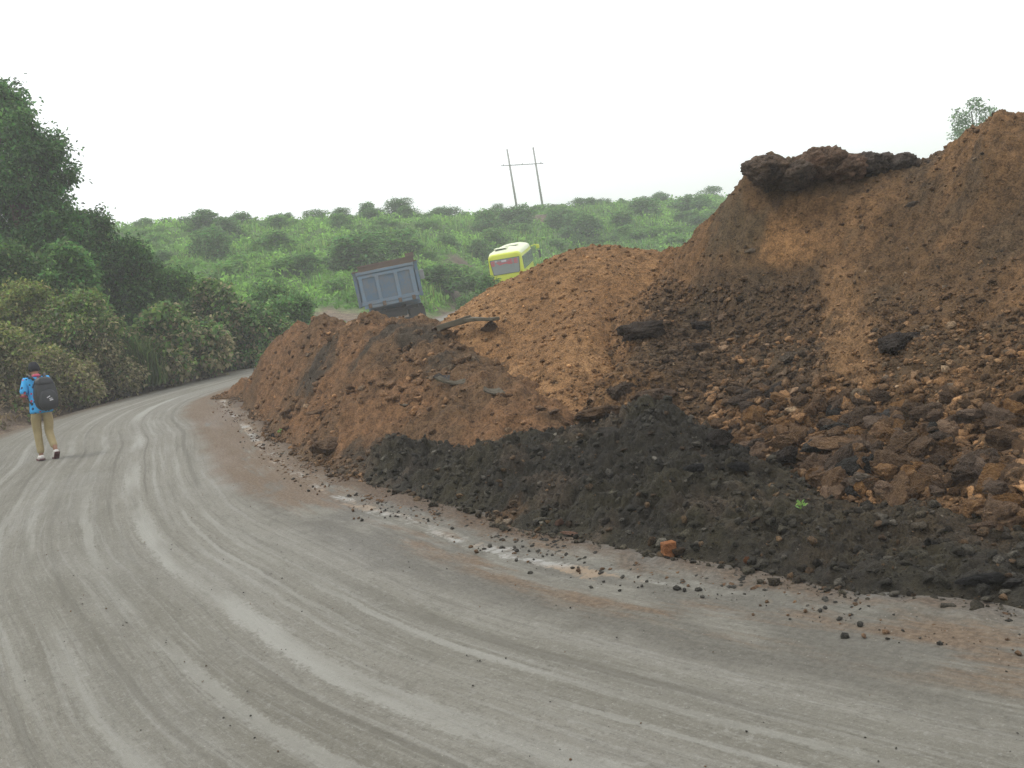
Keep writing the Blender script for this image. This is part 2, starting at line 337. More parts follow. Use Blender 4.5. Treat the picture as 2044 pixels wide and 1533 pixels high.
def m_road():
    b = NB('road_mud'); uv = b.n('ShaderNodeTexCoord').outputs['UV']
    sp = b.n('ShaderNodeSeparateXYZ'); b.l(uv, sp.inputs[0]); s, t = sp.outputs[0], sp.outputs[1]
    w1 = b.noise(b.vec(uv, (.16, .45, 1)), 1, 3, .5)
    tw = b.math('ADD', t, b.math('MULTIPLY', b.math('SUBTRACT', w1, .5), .45))
    def st(a, c, off=0.0):
        x = b.n('ShaderNodeCombineXYZ'); b.l(b.math('MULTIPLY_ADD', s, a, off), x.inputs[0]); b.l(b.math('MULTIPLY', tw, c), x.inputs[1]); return x.outputs[0]
    streak = b.noise(st(.07, 2.6), 1, 4, .6); streak2 = b.noise(st(.18, 7.0, 40), 1, 4, .62); fine = b.noise(st(1.2, 26, 3), 1, 4, .65)
    cl = b.noise(uv, 1.1, 5, .6); gr = b.noise(uv, 28, 5, .7); gr2 = b.noise(uv, 95, 3, .65)
    long_ = b.noise(st(.05, .9, 11), 1, 4, .6)
    c = b.mix(b.ramp(long_, .36, .64), (.148, .140, .112), (.185, .176, .146))
    c = b.mix(b.math('MULTIPLY', b.ramp(cl, .42, .7), .35), c, (.225, .217, .18))
    c = b.mix(b.math('MULTIPLY', b.ramp(streak, .50, .70), .22), c, (.245, .24, .212))
    c = b.mix(b.math('MULTIPLY', b.ramp(streak2, .54, .7), .4), c, (.25, .246, .22))
    c = b.mix(b.math('MULTIPLY', b.ramp(streak2, .46, .32), .45), c, (.118, .11, .086))
    c = b.mix(b.math('MULTIPLY', b.ramp(fine, .55, .72), .4), c, (.10, .094, .074))
    c = b.mix(b.math('MULTIPLY', b.ramp(fine, .44, .3), .3), c, (.27, .265, .23))
    s12 = b.noise(st(.22, 13, 70), 1, 4, .62); c = b.mix(b.math('MULTIPLY', b.ramp(s12, .53, .66), .45), c, (.25, .245, .218)); c = b.mix(b.math('MULTIPLY', b.ramp(s12, .46, .34), .5), c, (.115, .108, .086))
    fl = b.noise(b.vec(uv, (7, 20, 1)), 1, 5, .7); fl2 = b.noise(b.vec(uv, (3, 30, 4)), 1, 5, .7)
    c = b.mix(b.math('MULTIPLY', b.ramp(fl, .56, .68), .5), c, (.10, .094, .076)); c = b.mix(b.math('MULTIPLY', b.ramp(fl2, .57, .68), .45), c, (.26, .256, .228)); c = b.mix(b.math('MULTIPLY', b.ramp(fl2, .42, .32), .5), c, (.095, .09, .07))
    g1 = b.noise(uv, 16, 5, .75); g2 = b.noise(uv, 48, 4, .75); g3 = b.noise(b.vec(uv, (1.6, 3.2, 1)), 1, 6, .7)
    c = b.mix(b.math('MULTIPLY', b.ramp(g1, .54, .66), .55), c, (.095, .09, .073)); c = b.mix(b.math('MULTIPLY', b.ramp(g1, .45, .35), .5), c, (.265, .26, .232)); c = b.mix(b.math('MULTIPLY', b.ramp(g2, .55, .66), .5), c, (.085, .08, .066)); c = b.mix(b.math('MULTIPLY', b.ramp(g2, .45, .36), .4), c, (.28, .275, .25))
    c = b.mix(b.math('MULTIPLY', b.ramp(g3, .54, .68), .4), c, (.12, .113, .09))
    def band(t0, w, amt, col, c):
        d = b.math('ABSOLUTE', b.math('SUBTRACT', b.math('ADD', t, b.math('MULTIPLY', b.math('SUBTRACT', b.noise(b.vec(uv, (.35, 0, 1)), 1, 3, .5), .5), .22)), t0))
        d = b.math('ADD', d, b.math('ADD', b.math('MULTIPLY', b.math('SUBTRACT', gr, .5), w * 1.6), b.math('MULTIPLY', b.math('SUBTRACT', fl, .5), w * 1.6)))
        k = b.math('MULTIPLY', b.ramp(d, w, w * .5), b.math('MULTIPLY', b.ramp(b.noise(b.vec(uv, (.3, .3 + t0, 1)), 1, 3, .5), .38, .6, .1, 1), amt))
        return b.mix(k, c, col)
    for t0, w, a in ((1.92, .13, .8), (2.5, .07, .5), (3.1, .09, .5), (1.3, .04, .5), (1.5, .03, .5), (1.62, .03, .4), (3.4, .04, .4), (3.95, .07, .5), (4.6, .05, .4), (5.6, .1, .45), (6.6, .07, .4)): c = band(t0, w, a, (.29, .287, .255), c)
    for t0, w, a in ((2.2, .03, .6), (2.85, .035, .6), (1.12, .05, .6), (3.5, .04, .5), (4.3, .04, .5), (1.75, .02, .6), (5.2, .03, .5)): c = band(t0, w, a, (.105, .098, .078), c)
    # dark wet mud strip beside the line, brown trodden earth, the worn white line
    wob2 = b.noise(uv, 1.6, 6, .7)
    tn = b.math('ADD', t, b.math('MULTIPLY', b.math('SUBTRACT', wob2, .5), .7))
    dk = b.math('MULTIPLY', b.ramp(tn, .92, .6), b.ramp(b.math('ADD', b.math('MULTIPLY', b.noise(b.vec(uv, (.5, 2.2, 1)), 1, 5, .65), .7), b.math('MULTIPLY', g3, .3)), .41, .54))
    c = b.mix(b.math('MULTIPLY', dk, .72), c, b.mix(b.ramp(gr, .4, .62), (.074, .069, .056), (.118, .110, .09)))
    br = b.math('MULTIPLY', b.ramp(b.math('SUBTRACT', tn, b.ramp(s, S_LINE + 4, S_LINE + 9, 0, .35)), .7, .3), b.ramp(b.math('ADD', b.noise(b.vec(uv, (.35, 1.9, 5)), 1.0, 6, .7), b.ramp(s, S_LINE + 4, S_LINE + 9, -.02, .12)), .46, .58))
    c = b.mix(b.math('MULTIPLY', br, .8), c, b.mix(b.ramp(gr, .38, .62), (.10, .065, .038), (.18, .125, .078)))
    fade = b.ramp(s, S_LINE - 1.6, S_LINE + .8)
    wl = b.math('MULTIPLY', b.ramp(b.math('ABSOLUTE', b.math('SUBTRACT', b.math('ADD', t, b.math('ADD', b.math('MULTIPLY', b.math('SUBTRACT', gr, .5), .16), b.math('MULTIPLY', b.math('SUBTRACT', wob2, .5), .3))), .03)), .085, .055), b.ramp(b.math('ADD', b.math('MULTIPLY', b.noise(b.vec(uv, (.6, 2.5, 1)), 1.0, 4, .6), .6), b.math('MULTIPLY', b.noise(b.vec(uv, (7, 3, 1)), 1.0, 6, .75), .4)), .48, .56))
    c = b.mix(b.math('MULTIPLY', b.math('MULTIPLY', wl, .9), fade), c, b.mix(b.ramp(b.noise(b.vec(uv, (1, 1, 1)), 1, 3), .45, .6), (.33, .325, .30), (.27, .205, .14)))
    sh = b.ramp(tn, -.12, -.42); sn = b.ramp(b.math('ADD', b.noise(uv, .9, 6, .7), b.ramp(s, S_LINE - 2, S_LINE + 3, -.16, .0)), .44, .58)
    c = b.mix(sh, c, b.mix(sn, b.mix(b.ramp(gr, .4, .62), (.10, .095, .082), (.165, .158, .138)), b.mix(b.ramp(gr, .4, .62), (.085, .056, .034), (.145, .10, .064))))
    brk = b.math('MULTIPLY', b.ramp(b.math('ABSOLUTE', b.math('ADD', tn, .35)), .24, .08), b.ramp(b.math('ADD', b.noise(b.vec(uv, (.5, .5, 9)), 1, 4, .65), b.ramp(s, S_LINE - 2, S_LINE + 3, -.06, .04)), .38, .54))
    c = b.mix(b.math('MULTIPLY', brk, .85), c, b.mix(b.ramp(gr, .4, .62), (.06, .038, .022), (.115, .075, .043)))
    # outer verge
    e = b.n('ShaderNodeAttribute', attribute_name='edge').outputs['Fac']
    en = b.math('ADD', e, b.math('MULTIPLY', b.math('SUBTRACT', b.noise(uv, .9, 5, .65), .5), 1.0))
    c = b.mix(b.ramp(en, -.5, .0), c, b.mix(b.ramp(gr, .38, .62), (.085, .066, .045), (.155, .125, .09)))
    speck = b.ramp(gr2, .64, .72); c = b.mix(b.math('MULTIPLY', speck, .5), c, (.06, .056, .045))
    c = b.mix(b.math('MULTIPLY', b.ramp(gr2, .36, .28), .4), c, (.30, .29, .25))
    c = b.mix(b.math('MULTIPLY', b.ramp(b.noise(uv, 60, 2, .5), .68, .74), .45), c, (.42, .40, .35))
    h = b.math('ADD', b.math('MULTIPLY', b.math('ADD', streak2, b.math('ADD', fl2, s12)), .6), b.math('ADD', b.math('MULTIPLY', gr, .6), b.math('MULTIPLY', fine, .4)))
    wet = b.ramp(b.noise(b.vec(uv, (.25, .9, 3)), 1, 4, .6), .45, .65, .80, .55)
    b.princ(c, wet, b.bump(h, .7, .04), spec=.3); return b.m
road = link('road', rme, m_road()); tag(road, kind='structure')

# ------------------------------------------------------------------ earth heaps (height fields through measured points)
def rbf_fit(P, z, c=.45):
    D = np.sqrt(((P[:, None] - P[None]) ** 2).sum(-1) + c * c); n = len(P)
    A = np.zeros((n + 1, n + 1)); A[:n, :n] = D + np.eye(n) * 1e-3; A[:n, n] = 1; A[n, :n] = 1
    return np.linalg.solve(A, np.r_[z, 0])
def rbf_eval(P, w, X, Y, c=.45):
    X = X.ravel(); Y = Y.ravel(); o = np.zeros_like(X)
    for i in range(0, len(X), 40000):
        o[i:i + 40000] = np.sqrt((X[i:i + 40000, None] - P[None, :, 0]) ** 2 + (Y[i:i + 40000, None] - P[None, :, 1]) ** 2 + c * c) @ w[:-1] + w[-1]
    return o
class Heap:
    def __init__(s, name, pts, box, step, noisef, colf, mat, label):
        P = np.array([p[:2] for p in pts]); z = np.array([p[2] for p in pts])
        w = rbf_fit(P, z)
        s.xa = np.arange(box[0], box[1], step); s.ya = np.arange(box[2], box[3], step)
        X, Y = np.meshgrid(s.xa, s.ya); Z0 = rbf_eval(P, w, X, Y).reshape(X.shape)
        s.Z0 = Z0
        s.Z = Z0 + noisef(X, Y, Z0); col = colf(X, Y, s.Z); s.col = col.reshape(X.shape + (3,))
        i = np.arange(X.size).reshape(X.shape); Fq = grid_faces(*X.shape)
        keep = (s.Z.ravel()[Fq] > -.09).any(1); Fq = Fq[keep]
        used = np.unique(Fq); mp = np.full(X.size, -1); mp[used] = np.arange(len(used))
        Zc = np.maximum(s.Z, -.12)
        V = np.stack([X.ravel(), Y.ravel(), Zc.ravel()], 1)[used]
        s.o = link(name, np_mesh(name, V, mp[Fq], 4, col[used], True), mat); tag(s.o, label, 'soil heap')
    def c(s, x, y):
        ix = np.clip(np.searchsorted(s.xa, x), 0, len(s.xa) - 1); iy = np.clip(np.searchsorted(s.ya, y), 0, len(s.ya) - 1); return s.col[iy, ix]
    def h(s, x, y):
        x = np.asarray(x, float); y = np.asarray(y, float)
        z = bil(s.xa, s.ya, s.Z, x, y)
        return np.where((x > s.xa[0]) & (x < s.xa[-1]) & (y > s.ya[0]) & (y < s.ya[-1]), z, -1)
def pp(L): return [tuple(at(*p)) for p in L]
def gg(L, z=0.0): return [(*gnd(*p)[:2], z) for p in L]
def back(L, *steps):
    r = []
    for p in L:
        q = at(*p); d = np.array([q[0], q[1]]); d = d / np.linalg.norm(d)
        for dist, z in steps: r.append((q[0] + d[0] * dist, q[1] + d[1] * dist, z if z < 0 else q[2] - z))
    return r
def mixc(c1, c2, k): return c1[None] * (1 - k[:, None]) + c2[None] * k[:, None]
A3 = np.array
# left brown heap
cA = [(500, 755, 24.5), (520, 718, 23), (555, 674, 21.5), (600, 645, 20), (650, 630, 18.5), (740, 632, 16.8), (800, 644, 16), (870, 648, 15.5)]
ptsA = pp(cA) + pp([(900, 665, 14.4), (940, 705, 13.4), (1000, 755, 12.3), (1050, 805, 11.5), (640, 720, 16.3), (600, 760, 17), (700, 760, 14.2), (700, 850, 12.9), (800, 760, 13.2), (850, 840, 12.0), (600, 850, 15.2), (950, 850, 11.4)])
fA = [(478, 782), (500, 805), (530, 845), (580, 890), (640, 935), (720, 968)]
ptsA += gg(fA, -.03) + gg([(474, 800), (492, 826), (512, 862), (560, 912), (625, 958)], -.16) + gg([(455, 800), (480, 840), (500, 870), (550, 930), (610, 975), (700, 1010)], -.25) + [(-.9, 10.3, .0), (.1, 10.1, .1), (.9, 10.6, 0), (-1.0, 9.6, -.3), (.3, 9.2, -.3)]
ptsA += back(cA[2:], (1.6, .75), (3.4, -.3), (5, -.6)) + [(-7.6, 26.5, -.3), (-6.2, 28, -.3), (-8.2, 24.5, -.4), (1.5, 13, -.2), (1.2, 12, .2), (0, 15, .3)]
def nzA(X, Y, Z):
    k = smooth(-.05, .35, Z)
    return k * (.12 * billow(X, Y, .9, 5, 51) + .06 * fbm(X, Y, 3.2, 4, 52) + .10 * cells(X + .1 * fbm(X, Y, 3, 2, 57), Y, 2.4, 3) * smooth(-.3, .3, fbm(X, Y, .6, 2, 56)) + .07 * cells(X + .05 * fbm(X, Y, 6, 2, 58), Y, 5.5, 4) + .07 * billow(X, Y, 4, 4, 55, .65) + .035 * cells(X + .03 * fbm(X, Y, 12, 2, 59), Y, 12, 24) - .10) + (1 - k) * .02 * fbm(X, Y, 3, 3, 53)
def colA(X, Y, Z):
    x, y = X.ravel(), Y.ravel(); n = fbm(x, y, .55, 4, 61); n2 = fbm(x, y, 2.2, 4, 62)
    c = mixc(A3([0.131, 0.078, 0.040]), A3([0.188, 0.102, 0.049]), smooth(-.25, .35, n + .5 * n2))
    c = mixc(A3([0.000, 0.000, 0.000]), A3([1, 1, 1]), np.zeros_like(n)) * 0 + c
    for px, py, Yp, r in ((640, 760, 16.4, .75), (840, 690, 14.3, .6), (760, 690, 15, .6), (700, 930, 12, .6), (890, 720, 13.4, .4)):
        q = at(px, py, Yp); k = (1 - smooth(r * .3, r, np.hypot(x - q[0], y - q[1]) + .5 * n2)) * .85
        c = c * (1 - k[:, None]) + A3([0.052, 0.044, 0.032])[None] * k[:, None]
    k = smooth(.25, -.05, Z.ravel()) * .5; return c * (1 - k[:, None]) + A3([0.114, 0.081, 0.049])[None] * k[:, None]
HA = Heap('soil_heap', ptsA, (-9, 2.2, 8.8, 28.5), .026, nzA, colA, M_soil, 'low lumpy brown soil heap nearest the bushes with its tip beside the road bend')
# middle orange heap
cB = [(870, 655, 16), (940, 606, 15.6), (1000, 564, 15.2), (1050, 542, 15), (1090, 524, 15), (1140, 505, 15), (1200, 495, 14.9), (1290, 503, 14.8), (1345, 512, 14.7)]
ptsB = pp(cB) + pp([(900, 720, 13.6), (1000, 740, 12.9), (1060, 800, 11.9), (1120, 830, 11.4), (1200, 850, 11.2), (1100, 650, 13.3), (1200, 650, 12.9), (1200, 750, 12), (1300, 620, 13.6), (1300, 760, 12.7)])
ptsB += [(-1.2, 11.4, -.1), (0, 10.6, -.1), (1, 10, -.1), (2.2, 10.6, .3), (4.4, 14.5, 1.6), (4.2, 12.5, 1.2), (-2.6, 14, .2), (-3, 16.5, -.2)]
ptsB += back(cB, (1.2, .55), (3.0, -.3), (4.5, -.6))
def nzB(X, Y, Z):
    k = smooth(-.05, .3, Z)
    crest = smooth(1.5, 2.1, Z)
    return k * (.045 * billow(X, Y, .8, 4, 71) + (.012 + .03 * crest) * fbm(X, Y, 4, 4, 72) + .02 * cells(X + .02 * fbm(X, Y, 15, 2, 77), Y, 14, 5) + .015 * billow(X, Y, 9, 4, 76, .65) + .02 * crest * cells(X, Y, 5, 6) + .05 * crest * fbm(X, Y, 1.6, 3, 78) - .01)
def colB(X, Y, Z):
    x, y = X.ravel(), Y.ravel(); n = fbm(x, y, .5, 4, 74); n2 = fbm(x, y, 3, 4, 75)
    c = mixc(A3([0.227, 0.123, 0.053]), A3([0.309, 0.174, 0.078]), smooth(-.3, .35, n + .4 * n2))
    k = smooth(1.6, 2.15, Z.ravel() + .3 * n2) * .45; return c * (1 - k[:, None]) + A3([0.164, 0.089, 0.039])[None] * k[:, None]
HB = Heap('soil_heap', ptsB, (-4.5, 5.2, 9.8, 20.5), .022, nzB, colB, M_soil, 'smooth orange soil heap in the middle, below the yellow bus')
# tall right heap
cC = [(1345, 506, 14.5), (1400, 458, 13.6), (1440, 423, 12.9), (1478, 380, 12.4), (1520, 374, 12.2), (1620, 366, 12.0), (1700, 358, 11.9), (1800, 343, 11.6), (1862, 326, 11.3), (1905, 302, 11), (1958, 264, 10.7), (2005, 234, 10.5), (2046, 236, 10.4), (2150, 225, 10.2), (2400, 280, 9.5)]
ptsC = pp(cC) + [(1.05, 11.9, .15), (1.5, 10.6, .2), (2.0, 9.1, .2), (2.45, 7.5, .15), (3.1, 6.3, .15), (4.2, 5.3, .15), (6, 4.3, .1), (8, 3.5, .1),
    (.3, 12.0, -.2), (.85, 10.2, -.25), (1.4, 8.7, -.25), (1.8, 7.0, -.25), (2.5, 5.6, -.25), (3.8, 4.4, -.25), (6, 3.2, -.3)]
ptsC += pp([(1335, 545, 13.9), (1300, 620, 12.85), (1250, 700, 12.05), (1200, 785, 11.4), (1190, 640, 14.0), (1140, 740, 12.9), (1400, 640, 12.3), (1400, 780, 10.9), (1550, 560, 11.6), (1550, 800, 9.7), (1700, 500, 11.1), (1700, 700, 9.6), (1700, 900, 8.25), (1850, 500, 10.4), (1850, 750, 8.6), (2000, 500, 9.6), (2000, 750, 7.9), (2000, 950, 6.8)])
ptsC += back(cC, (1.8, .6), (3.6, 1.9), (6.5, -.5))
def nzC(X, Y, Z):
    k = smooth(-.05, .35, Z); low = smooth(1.5, .5, Z)
    crest = smooth(2.2, 2.6, Z)
    return k * (.16 * billow(X, Y, .8, 6, 81) + .045 * fbm(X, Y, 3.5, 4, 82) + (.04 + .05 * low) * cells(X + .06 * fbm(X, Y, 4, 2, 87), Y, 4.2, 7) + .06 * billow(X, Y, 4.5, 5, 89, .65) + .025 * cells(X + .02 * fbm(X, Y, 15, 2, 79), Y, 14, 26) + (.02 + .012 * low) * cells(X, Y, 10, 8) + crest * (.05 * fbm(X, Y, 2.5, 4, 88) + .04 * cells(X, Y, 4, 9)) - .05)
def colC(X, Y, Z):
    x, y, z = X.ravel(), Y.ravel(), Z.ravel(); n = fbm(x, y, .6, 4, 84); n2 = fbm(x, y, 2.6, 4, 85)
    c = mixc(A3([0.120, 0.072, 0.035]), A3([0.188, 0.106, 0.048]), smooth(-.25, .3, n + .5 * n2))
    P = proj(np.stack([x, y, np.maximum(z, 0)], 1))      # zones measured on the photograph, stored as soil colour on the heap
    u = P[:, 0] + 60 * n2; v = P[:, 1] + 60 * n
    k = smooth(1230, 1330, u) * (1 - smooth(1600, 1680, u)) * smooth(520, 570, v) * (1 - smooth(760, 900, v)) * .9
    c = c * (1 - k[:, None]) + A3([0.085, 0.055, 0.030])[None] * k[:, None]
    k = (1 - smooth(30, 95, np.hypot((u - 1555), (v - 500) * 1.2))) * .85
    c = c * (1 - k[:, None]) + A3([0.295, 0.160, 0.067])[None] * k[:, None]
    k = (1 - smooth(25, 75, np.hypot((u - 1470), (v - 460) * .6))) * .8
    c = c * (1 - k[:, None]) + A3([0.095, 0.071, 0.041])[None] * k[:, None]
    k = (1 - smooth(20, 60, np.abs(u - 1690 - (v - 600) * .1))) * smooth(520, 600, v) * (1 - smooth(720, 800, v)) * .8
    c = c * (1 - k[:, None]) + A3([0.241, 0.139, 0.065])[None] * k[:, None]
    n3 = fbm(x, y, 1.4, 4, 86); k = smooth(.05, .4, n3) * .55; c = c * (1 - k[:, None]) + A3([0.090, 0.064, 0.038])[None] * k[:, None]
    du = u - np.interp(v, [500, 640, 760, 850], [1335, 1245, 1165, 1120]); k = (1 - smooth(-30, 110, du + 60 * n2)) * .8; c = c * (1 - k[:, None]) + A3([0.236, 0.129, 0.057])[None] * k[:, None]
    k = smooth(430, 340, v) * smooth(1480, 1540, u) * (1 - smooth(1840, 1900, u)) * .7
    c = c * (1 - k[:, None]) + A3([0.080, 0.057, 0.034])[None] * k[:, None]
    return c
HC = Heap('soil_heap', ptsC, (.1, 9.5, 3.4, 18.5), .019, nzC, colC, M_soil, 'tallest heap of dark brown soil and rubble, topped by overhanging clods')
# black berm
ptsD = gg([(722, 952), (800, 985), (900, 1014), (1050, 1064), (1200, 1092), (1350, 1120), (1600, 1174), (1800, 1200), (2044, 1226), (2200, 1255)], 0.0)
ptsD += gg([(690, 990), (780, 1020), (890, 1050), (1040, 1100), (1190, 1130), (1340, 1160), (1600, 1222), (1800, 1255), (2044, 1290), (2250, 1320)], -.22)
ptsD += pp([(745, 912, 11.6), (900, 908, 10.6), (1050, 884, 10), (1180, 874, 9.6), (1290, 826, 9.35), (1240, 852, 9.4), (1340, 858, 9.1), (1400, 905, 8.6), (1520, 965, 7.8), (1700, 1015, 7.0), (1860, 1010, 6.7), (2044, 1055, 6.1),
            (900, 962, 9.75), (1050, 985, 8.7), (1200, 990, 8.05), (1350, 1010, 7.3), (1500, 1062, 6.65), (1700, 1092, 6.05), (1900, 1120, 5.65), (2044, 1132, 5.35), (2200, 1150, 5.0), (1290, 940, 8.3)])
ptsD += [(-1.6, 12.3, -.2), (-.4, 11.6, -.1), (1.0, 11, 0), (1.3, 10.6, .25), (2.2, 9.6, .0), (2.7, 8.3, -.05), (3.2, 7.2, -.1), (4, 6.5, -.1), (5.5, 5.5, -.1), (-2.6, 12.4, -.3)]
def nzD(X, Y, Z):
    k = smooth(-.04, .22, Z)
    return k * (.17 * billow(X, Y, 1.5, 6, 91) + .03 * fbm(X, Y, 6, 4, 92) + .10 * cells(X + .08 * fbm(X, Y, 4, 2, 96), Y, 3.6, 11) + .08 * cells(X + .04 * fbm(X, Y, 8, 2, 97), Y, 7, 14) + .08 * billow(X, Y, 5, 5, 98, .65) + .03 * cells(X + .02 * fbm(X, Y, 18, 2, 99), Y, 15, 25) + .025 * cells(X, Y, 13, 12) - .125) + (1 - k) * .012 * fbm(X, Y, 6, 3, 93)
def colD(X, Y, Z):
    x, y = X.ravel(), Y.ravel(); n = fbm(x, y, .8, 4, 94); n2 = fbm(x, y, 4, 4, 95)
    c = mixc(A3([0.025, 0.021, 0.013]), A3([0.040, 0.034, 0.018]), smooth(-.3, .3, n + .6 * n2))
    s, t = road_st(x, y)
    k = smooth(.12, .5, fbm(x, y, 1.1, 4, 195)) * .8; c = c * (1 - k[:, None]) + A3([.092, .068, .045])[None] * k[:, None]
    q = gnd(1750, 1060); k = (1 - smooth(.4, 1.8, np.hypot(x - q[0] - .5, y - q[1] - .4) + .6 * n)) * .75
    c = c * (1 - k[:, None]) + A3([0.057, 0.040, 0.020])[None] * k[:, None]
    for px, py, r in ((985, 1010, .35), (1560, 1140, .25)):
        q = gnd(px, py, .15); k = (1 - smooth(r * .3, r, np.hypot(x - q[0], y - q[1]) + .15 * n2)) * .8
        c = c * (1 - k[:, None]) + A3([0.119, 0.060, 0.020])[None] * k[:, None]
    k = smooth(.05, -.04, Z.ravel()) * .7; return c * (1 - k[:, None]) + A3([0.077, 0.062, 0.035])[None] * k[:, None]
HD = Heap('soil_heap', ptsD, (-2.7, 5.4, 3.6, 12.5), .0135, nzD, colD, M_soil_black, 'long low bank of black muddy soil along the road in front')
HEAPS = [HA, HB, HC, HD]
def hz(x, y):
    z = np.zeros(np.shape(np.asarray(x, float)))
    for h in HEAPS: z = np.maximum(z, h.h(x, y))
    return z
def hitpix(px, py):
    """first point of the heaps or the flat ground along a picture ray"""
    d = ray(px, py); d = d / d[1]; Yv = np.arange(3.5, 30, .02); Q = np.array([0, 0, CAM_H])[None] + d[None] * Yv[:, None]
    zz = hz(Q[:, 0], Q[:, 1]); k = np.argmax(Q[:, 2] < zz); return np.array([Q[k, 0], Q[k, 1], zz[k]])

# ------------------------------------------------------------------ rocks
def rock_mesh(seed, sub=3, ang=.5, flat=.75):
    r = random.Random(seed); bm = bmesh.new(); bmesh.ops.create_icosphere(bm, subdivisions=sub, radius=1.0)
    o = Vector((r.uniform(-50, 50), r.uniform(-50, 50), r.uniform(-50, 50)))
    pl = [(Vector((r.gauss(0, 1), r.gauss(0, 1), r.gauss(0, 1))).normalized(), r.uniform(.42, .85)) for _ in range(int(9 + 9 * ang))]
    sc = Vector((r.uniform(.95, 1.5), r.uniform(.7, 1.1), flat * r.uniform(.8, 1.15)))
    for v in bm.verts:
        p = v.co.copy()
        for n_, d_ in pl:
            q = p.dot(n_)
            if q > d_: p -= n_ * (q - d_) * (.75 + .25 * ang)
        f = .95 + .22 * mnoise.noise(p * 1.3 + o) + .24 * abs(mnoise.noise(p * 2.3 + o)) + .15 * mnoise.noise(p * 4.2 + o) + .12 * abs(mnoise.noise(p * 8 + o)) + .07 * mnoise.noise(p * 16 + o)
        v.co = Vector((p.x * sc.x, p.y * sc.y, p.z * sc.z)) * f
    me = bpy.data.meshes.new('rock'); bm.to_mesh(me); bm.free()
    return me
def mesh_np(me):
    v = np.zeros(len(me.vertices) * 3, np.float32); me.vertices.foreach_get('co', v); f = np.zeros(len(me.polygons) * 3, np.int32); me.loops.foreach_get('vertex_index', f)
    return v.reshape(-1, 3).astype(float), f.reshape(-1, 3)
ROCKS = {}
for nm, m in (('b', M_rock_b), ('o', M_rock_o), ('d', M_rock_d), ('g', M_rock_g), ('k', M_rock_k), ('p', M_rock_p), ('r', M_brick)):
    ROCKS[nm] = []
    for i in range(5):
        me = rock_mesh(100 + ord(nm) * 7 + i, 4, .25 + .15 * i if nm in 'bo' else .45 + .13 * i); me.materials.append(m); ROCKS[nm].append(me)
LOW = [mesh_np(rock_mesh(500 + i, 2, .5 + .08 * i, .6 + .06 * (i % 4))) for i in range(9)]
TINY = [mesh_np(rock_mesh(600 + i, 1, .3 + .1 * i)) for i in range(6)]
def place_rock(p, size, kind, label, group=None, rot=None, sc=None, idx=None, name='rock', sink=.25, cat='rock'):
    o = bpy.data.objects.new(name, ROCKS[kind][random.randrange(5) if idx is None else idx]); COL.objects.link(o)
    o.scale = Vector(sc) * size if sc is not None else (size, size, size)
    o.rotation_euler = rot if rot is not None else (random.uniform(-.5, .5), random.uniform(-.5, .5), random.uniform(0, 6.28))
    o.location = (p[0], p[1], p[2] + size * (sc[2] if sc is not None else 1) * (.75 - 2 * sink) * .8)
    return tag(o, label, cat, group)
def px_size(w, p): return .5 * w * np.linalg.norm(np.array(p) - [0, 0, CAM_H]) / FPX
